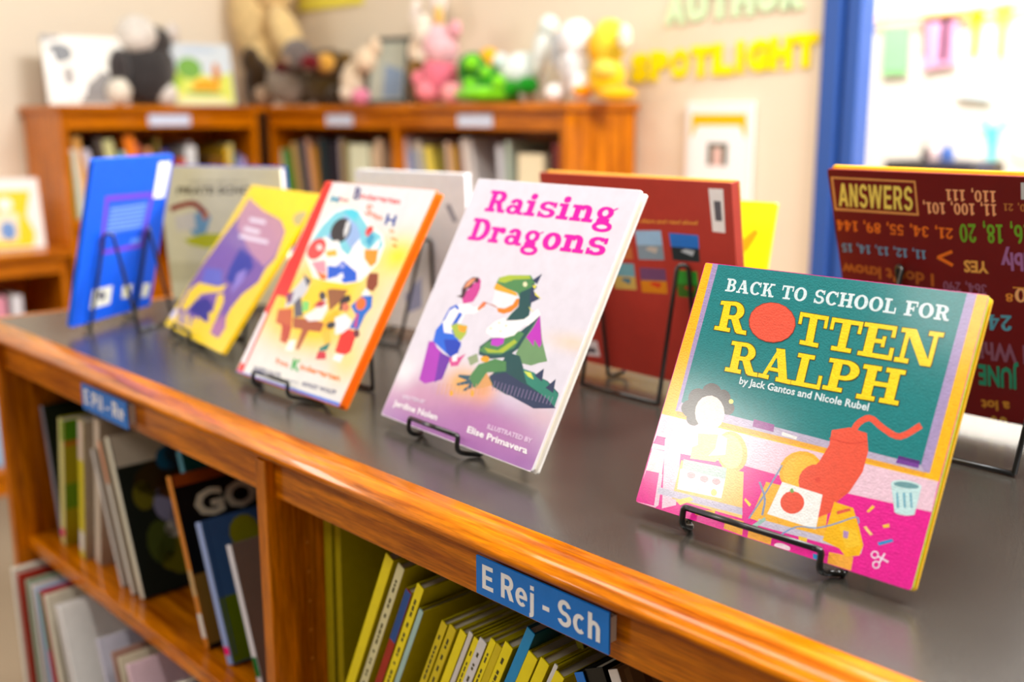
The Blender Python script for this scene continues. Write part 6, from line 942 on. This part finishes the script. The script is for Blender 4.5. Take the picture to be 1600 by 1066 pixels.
def far_book(origin,rz,u,z,t,h,dep,ln,col,cc,label,group,setback=.03):
    d=Vector((u,setback,0)); d.rotate(Matrix.Rotation(rz,3,'Z'))
    root=thing('book',(origin[0]+d.x,origin[1]+d.y,z+ZT+(t*math.sin(ln) if ln>0 else 0)),label,'book',group); root.rotation_euler=(0,ln,rz)
    b=MB(); b.box((0,0,0),(t,.002,h),col,.0006); b.box((0,.0005,0),(.002,dep,h),cc); b.box((t-.002,.0005,0),(t,dep,h),cc); b.build('cover',M_print,root)
    MB().box((.002,.002,.003),(t-.002,dep-.003,h-.003),(226,218,200)).build('page_block',M_paper,root)
# (start u, thickness, height, lean, colour name, colour)
def far_row(origin,rz,z,rows,where,group):
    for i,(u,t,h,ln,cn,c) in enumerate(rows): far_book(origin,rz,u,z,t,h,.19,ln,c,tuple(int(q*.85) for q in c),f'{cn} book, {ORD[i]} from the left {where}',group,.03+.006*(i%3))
SZ=.0125
far_row((-3.1,.65),math.pi/2,SZ,[(.03,.012,.19,-.03,'green',(110,150,60)),(.044,.02,.2,-.06,'white',(226,222,210)),(.072,.022,.235,-.12,'tan orange',(230,165,80)),(.105,.02,.2,-.2,'lavender white',(215,205,220)),(.13,.022,.23,-.1,'dark grey',(84,72,64)),(.165,.03,.225,-.15,'cream and green',(205,200,140)),(.2,.014,.19,-.12,'pale aqua',(170,215,205)),(.222,.03,.235,-.12,'orange',(240,125,20)),(.256,.016,.215,-.14,'terracotta',(200,100,70)),(.276,.016,.2,-.1,'tan',(220,150,100)),(.30,.012,.225,-.04,'olive',(120,100,40)),(.322,.022,.19,-.05,'indigo',(80,70,150)),(.36,.026,.165,-.03,'red orange',(205,80,40)),(.392,.034,.2,-.02,'white',(220,220,220)),(.43,.016,.215,-.16,'grey',(150,135,130)),(.468,.05,.165,0,'bronze',(120,78,14)),(.522,.014,.195,0,'gold',(220,170,20)),(.537,.016,.205,0,'pale yellow',(216,205,130)),(.556,.014,.175,0,'slate blue',(90,110,150)),(.572,.02,.16,0,'lilac',(180,165,215))],'on the left wall bookcase','books on the left wall bookcase')
far_row((-3.08,1.30),0,SZ,[(.03,.02,.19,-.16,'white',(228,232,214)),(.055,.022,.19,-.22,'green',(90,170,60)),(.1,.03,.21,-.2,'sand',(224,190,120)),(.15,.024,.215,-.12,'navy',(40,64,90)),(.185,.02,.225,-.14,'peach',(220,170,140)),(.21,.022,.2,-.2,'orange yellow',(230,160,40)),(.245,.03,.225,-.04,'dark teal',(44,60,64)),(.285,.04,.215,-.02,'black',(36,34,46)),(.335,.022,.225,-.03,'grey lavender',(176,160,170)),(.365,.02,.22,-.02,'olive',(150,130,60)),(.39,.1,.21,0,'cream',(232,236,205)),(.5,.03,.2,-.03,'warm tan',(232,206,170)),(.54,.03,.225,-.05,'pale brown',(210,180,150))],'in the back bookcase left bay','books in the left bay of the back wall bookcase')
far_row((-3.08,1.30),0,SZ,[(.68,.022,.235,-.1,'pinkish white',(232,214,220)),(.712,.012,.2,-.16,'blue',(110,150,210)),(.73,.03,.225,-.16,'ivory',(230,220,200)),(.768,.012,.2,-.2,'grey',(170,175,180)),(.785,.032,.21,-.2,'yellow',(244,220,90)),(.83,.02,.215,-.12,'olive green',(120,110,40)),(.865,.016,.225,-.1,'lilac and tan',(214,180,160)),(.885,.016,.215,-.12,'tan gold',(220,170,80)),(.91,.02,.225,-.08,'maroon',(140,40,80)),(.94,.024,.235,-.14,'cream white',(226,214,206)),(.968,.026,.235,-.22,'light grey',(214,208,208)),(1.05,.02,.22,-.08,'white',(226,228,238)),(1.085,.016,.23,-.02,'pale green',(190,205,190)),(1.12,.09,.2,0,'cream with an orange corner',(250,236,200)),(1.225,.02,.2,-.02,'black',(40,34,30)),(1.25,.03,.23,-.02,'dark red',(110,24,24))],'in the back bookcase right bay','books in the right bay of the back wall bookcase')
far_row((-3.1,-.75),math.pi/2,-.39,[(.98,.03,.2,-.06,'coral',(220,120,90)),(1.02,.03,.21,0,'cream',(220,200,160)),(1.06,.03,.22,-.05,'blue',(60,110,170)),(1.11,.03,.2,0,'yellow',(220,190,70)),(1.15,.03,.21,-.05,'teal',(40,120,150)),(1.19,.03,.2,0,'pink',(230,150,170)),(1.23,.03,.2,0,'white',(225,220,225))],'on the low bookcase','books on the low bookcase')
far_row((-3.1,-.75),math.pi/2,-.68,[(.9,.03,.2,-.06,'white',(226,220,220)),(.95,.03,.22,0,'sky blue',(90,170,210)),(1.0,.03,.2,0,'rose',(220,130,120)),(1.05,.03,.21,-.05,'sand',(215,190,150)),(1.1,.03,.2,0,'red',(200,80,60)),(1.15,.03,.21,0,'pale blue',(160,190,220))],'on the low bookcase bottom shelf','books on the bottom shelf of the low bookcase')
# face-out books on top of the wall bookcases
def face_book(name,label,loc,rz,w,h,t,tilt,base,items,spine):
    root=thing(name,(loc[0],loc[1],loc[2]+ZT),label,'book')
    root.rotation_euler=(math.pi/2-tilt,0,rz)     # local x right, y up, z towards the viewer
    ART['_']=dict(base=base,splats=[],items=items); b=board(w,h,.0024,0,base); paint(b,ART['_'],w,h,.0001); b.build('front_cover',M_print,root)
    board(w,h,.0024,-t+.0024,spine).build('back_cover',M_print,root); MB().box((0,.0003,-t),(.0024,h-.0003,-.0003),spine,.0005).build('spine',M_print,root); MB().box((.0024,.003,-t+.0024),(w-.003,h-.003,-.0024),(235,230,215)).build('page_block',M_paper,root)
el=lambda c,u,v,a,b_:('p',c,[(u+a*math.cos(i*.5236),v+b_*math.sin(i*.5236)) for i in range(12)])
face_book('picture_book','grey and white picture book at the left end of the shelf top',(-3.22,.668,.338),math.pi/2-.12,.232,.2,.012,.16,(238,232,220),[('p',(110,100,92),[(.38,.02),(.98,.02),(.98,.3),(.7,.5),(.5,.3)]),el((70,64,60),.2,.75,.16,.14),el((250,248,242),.08,.6,.06,.18),el((246,242,236),.15,.25,.12,.22),el((250,246,240),.38,.28,.1,.2),el((150,140,130),.28,.42,.08,.14),('p',(120,110,104),[(.0,.9),(.25,.97),(.2,1),(0,1)]),('p',(128,116,108),[(.4,.03),(.95,.03),(.95,.12),(.4,.12)])],(70,64,64))
face_book('picture_book','picture book with a yellow field and orange bird on the shelf top',(-3.2,1.04,.338),math.pi/2-.05,.212,.192,.012,.16,(212,222,228),[('p',(224,232,100),[(.02,.02),(.98,.02),(.98,.55),(.7,.45),(.3,.6),(.02,.52)]),el((120,176,70),.32,.6,.2,.18),('p',(242,240,170),[(.05,.02),(.9,.02),(.9,.12),(.4,.2),(.05,.12)]),el((248,170,10),.55,.3,.22,.13),el((214,130,30),.74,.52,.06,.18),el((150,180,80),.5,.2,.3,.05),el((170,205,60),.1,.4,.1,.12),el((190,205,220),.5,.9,.3,.05)],(200,200,170))
face_book('picture_book','yellow and white picture book standing on the low bookcase',(-3.22,.375,-.066),math.pi/2-.1,.24,.2,.012,.16,(252,246,240),[('p',(255,214,0),[(.02,.02),(.86,.02),(.9,.2),(.82,.45),(.9,.82),(.02,.84)]),('p',(250,236,200),[(.02,.12),(.7,.12),(.74,.5),(.5,.56),(.02,.46)]),el((120,160,220),.6,.26,.09,.14),el((255,190,30),.3,.56,.25,.1),el((255,250,235),.6,.64,.09,.1)],(240,220,120))

# ---------------------------------------------------------------- plush toys
TOPZ=.335+ZT
fh=Vector((CAM_F[0],CAM_F[1],0)).normalized(); rh=Vector((fh.y,-fh.x,0))
for label,parts in PLUSH:
    c0=Vector(parts[0][1]); bx=thing('plush_toy',(c0.x,c0.y,TOPZ),label,'soft toy'); o=Vector((c0.x,c0.y,TOPZ))
    low=min(p[1][2]-p[3] for p in parts)+ZT-TOPZ
    for n,c,rx,ry,col,rot in parts:
        a=math.radians(-rot); x=rh*math.cos(a)+Vector((0,0,1))*math.sin(a); z=-rh*math.sin(a)+Vector((0,0,1))*math.cos(a)
        b=MB(); b.ellip(Vector(c)+Vector((0,0,ZT-low)),(rx,(rx+ry)*.42,ry),(x,fh,z),col,wob=.03); b.build(n,M_plush,bx,True,origin=o)

# ---------------------------------------------------------------- back wall: letters, notices
Q=lambda x,z,y=1.556:(x,y,z+ZT)
def letters(word,x0,x1,z0,z1,hh,col,label,name='wall_letter',drop=0):
    n=len(word); ws=[.5 if ch=='I' else 1. for ch in word]; tot=sum(ws)
    for i,ch in enumerate(word):
        p=sum(ws[:i])/tot; xa=x0+(x1-x0)*p; xb=xa+(x1-x0)*ws[i]*.95/tot; zz=z0+(z1-z0)*p; b=MB()
        vs,fs=textmesh(ch,.085); mx0=min(v[0] for v in vs);mx1=max(v[0] for v in vs); m0=min(v[1] for v in vs); m1=max(v[1] for v in vs)
        wl=(xb-xa)*(.7 if ch in 'I' else 1); pa=(xb-xa-wl)/2
        f=lambda a,q,y:Q(xa+pa+(a-mx0)/(mx1-mx0)*wl-xa,zz+(q-m0)/(m1-m0)*hh-zz-ZT,y-1.556)
        b.add([f(a,q,1.553) for a,q in vs]+[f(a,q,1.556) for a,q in vs],list(fs)+[tuple(i+len(vs) for i in g) for g in fs],col)
        o=b.build(name,M_paper); o.location=(xa,1.556,zz+ZT)
        tag(o,label%(ch,('left of '+word[i+1] if i+1<n else 'at the right end')),'letter',None)
letters('SPOTLIGHT',-1.785,-1.262,.383,.408,.072,(255,232,0),'yellow cut out wall letter %s, %s','wall_letter')
letters('AUTHOR',-1.68,-1.30,.515,.53,.075,(214,240,196),'pale green cut out wall letter %s in the upper row, %s','wall_letter')
pst=thing('framed_notice',Q(-1.507,.22,1.55),'white framed notice with an orange arch and a small photo on the back wall','notice')
b=MB(); z=lambda zz:zz-.22
b.box((-.093,-.006,-.115),(.093,.004,.115),(246,242,240),.002); b.build('frame',M_plain,pst)
b=MB(); b.add([(-.078,-.0065,-.105),(.078,-.0065,-.105),(.078,-.0065,.1),(-.078,-.0065,.1)],[(0,1,2,3)],(252,250,250)); 
b.add([(-.078,-.007,.03),(-.06,-.007,.062),(.06,-.007,.062),(.078,-.007,.03),(.076,-.007,.088),(-.076,-.007,.088)],[(0,1,4,5),(1,2,4),(2,3,4)],(255,190,10))
b.add([(-.028,-.0072,-.03),(.028,-.0072,-.03),(.028,-.0072,.022),(-.028,-.0072,.022)],[(0,1,2,3)],(80,96,84)); b.add([(-.014,-.0074,-.03),(.014,-.0074,-.03),(.014,-.0074,.012),(-.014,-.0074,.012)],[(0,1,2,3)],(226,190,180)); b.build('notice_sheet',M_paper,pst)
tag(boxobj('poster',[((-3.27,1.553,.652),(-2.90,1.557,.9))],M_paper,col=(246,232,90)),'yellow poster cut off by the top of the picture','poster')
fr=thing('framed_picture',(-2.625,1.425,.337+ZT),'dark framed picture leaning between the cream rabbit and the white rabbit','picture frame'); fr.rotation_euler=(-.2,0,.35)
MB().box((-.075,0,0),(.075,.012,.2),(58,60,56),.002).build('frame',M_plain,fr)
b=MB(); b.add([(-.06,-.0006,.014),(.06,-.0006,.014),(.06,-.0006,.184),(-.06,-.0006,.184)],[(0,1,2,3)],(172,174,158)); b.add([(-.01,-.001,.02),(.056,-.001,.02),(.056,-.001,.1),(-.01,-.001,.12)],[(0,1,2,3)],(128,146,168)); b.build('picture',M_paper,fr)

# ---------------------------------------------------------------- bright room behind the glass
for name,label,cat,col,pts,y,k in HALL:
    b=MB()
    if 'line' in k: b.tube([(x,y,z+ZT) for x,z in pts],k['line'],col,8)
    elif 'T' in k:
        pass
    if name in('paper_square','paper_strip'): b.prism(pts,lambda p,q,d:(p,d,q+ZT),y,y+.01,col)
    elif name=='banner_letter':
        (x0,z0),(x1,z1)=pts; hh=.21; xm=(x0+x1)/2; wd=max((x1-x0)*.18,.03)
        b.box((x0,y,z1-.045+ZT),(x1,y+.008,z1+ZT),col); b.box((xm-wd/2,y,z1-hh-.02+ZT),(xm+wd/2,y+.008,z1-.03+ZT),col)
    elif 'Y' in k:
        (ax,az),(bx,bz),(cx,cz),(dx,dz)=pts
        for p,q in (((ax,az),(bx,bz)),((cx,cz),(bx,bz)),((bx,bz),(dx,dz))):
            b.prism([(p[0]-.018,p[1]),(p[0]+.018,p[1]),(q[0]+.018,q[1]),(q[0]-.018,q[1])],lambda u,v,d:(u,d,v+ZT),y,y+.008,col)
    elif 'O' in k:
        cx,cz=pts[0]; b.tube([(cx+.05*math.cos(a*.35),y,cz+.09*math.sin(a*.35)+ZT) for a in range(19)],.008,col)
    elif 'txt' in k:
        (x0,z0),(x1,z1)=pts; text_to(b,k['txt'],lambda a,q:(x0+a*(x1-x0),y,z0+a*(z1-z0)+q*.05+ZT),col,.0,1)
    elif 'box' in k:
        x0,z0=pts[0]; x1,z1=pts[2]; b.box((x0,y,-.76+ZT),(x1,y+k['box'],z0+ZT),col,.01)
    elif 'bot' in k:
        (x0,z0),(x1,z1)=pts; r=(x1-x0)/2; cx=(x0+x1)/2; zb=BOXTOP; h=z0-z1+.02
        rings=[(0,r),(h*.65,r),(h*.78,r*.5),(h,r*.45)]; vs=[];fs=[]
        for zz,rr in rings: vs+=[(cx+rr*math.cos(a*.6283),y+rr*math.sin(a*.6283),zb+zz) for a in range(10)]
        for j in range(3): fs+=[(j*10+i,j*10+(i+1)%10,j*10+10+(i+1)%10,j*10+10+i) for i in range(10)]
        b.add(vs,fs+[tuple(range(10))[::-1],tuple(range(30,40))],col)
    if 'box' in k: BOXTOP=pts[0][1]+ZT
    o=b.build(name,M_paper if cat in('paper','banner','letter') else M_plain); tag(o,label,cat)
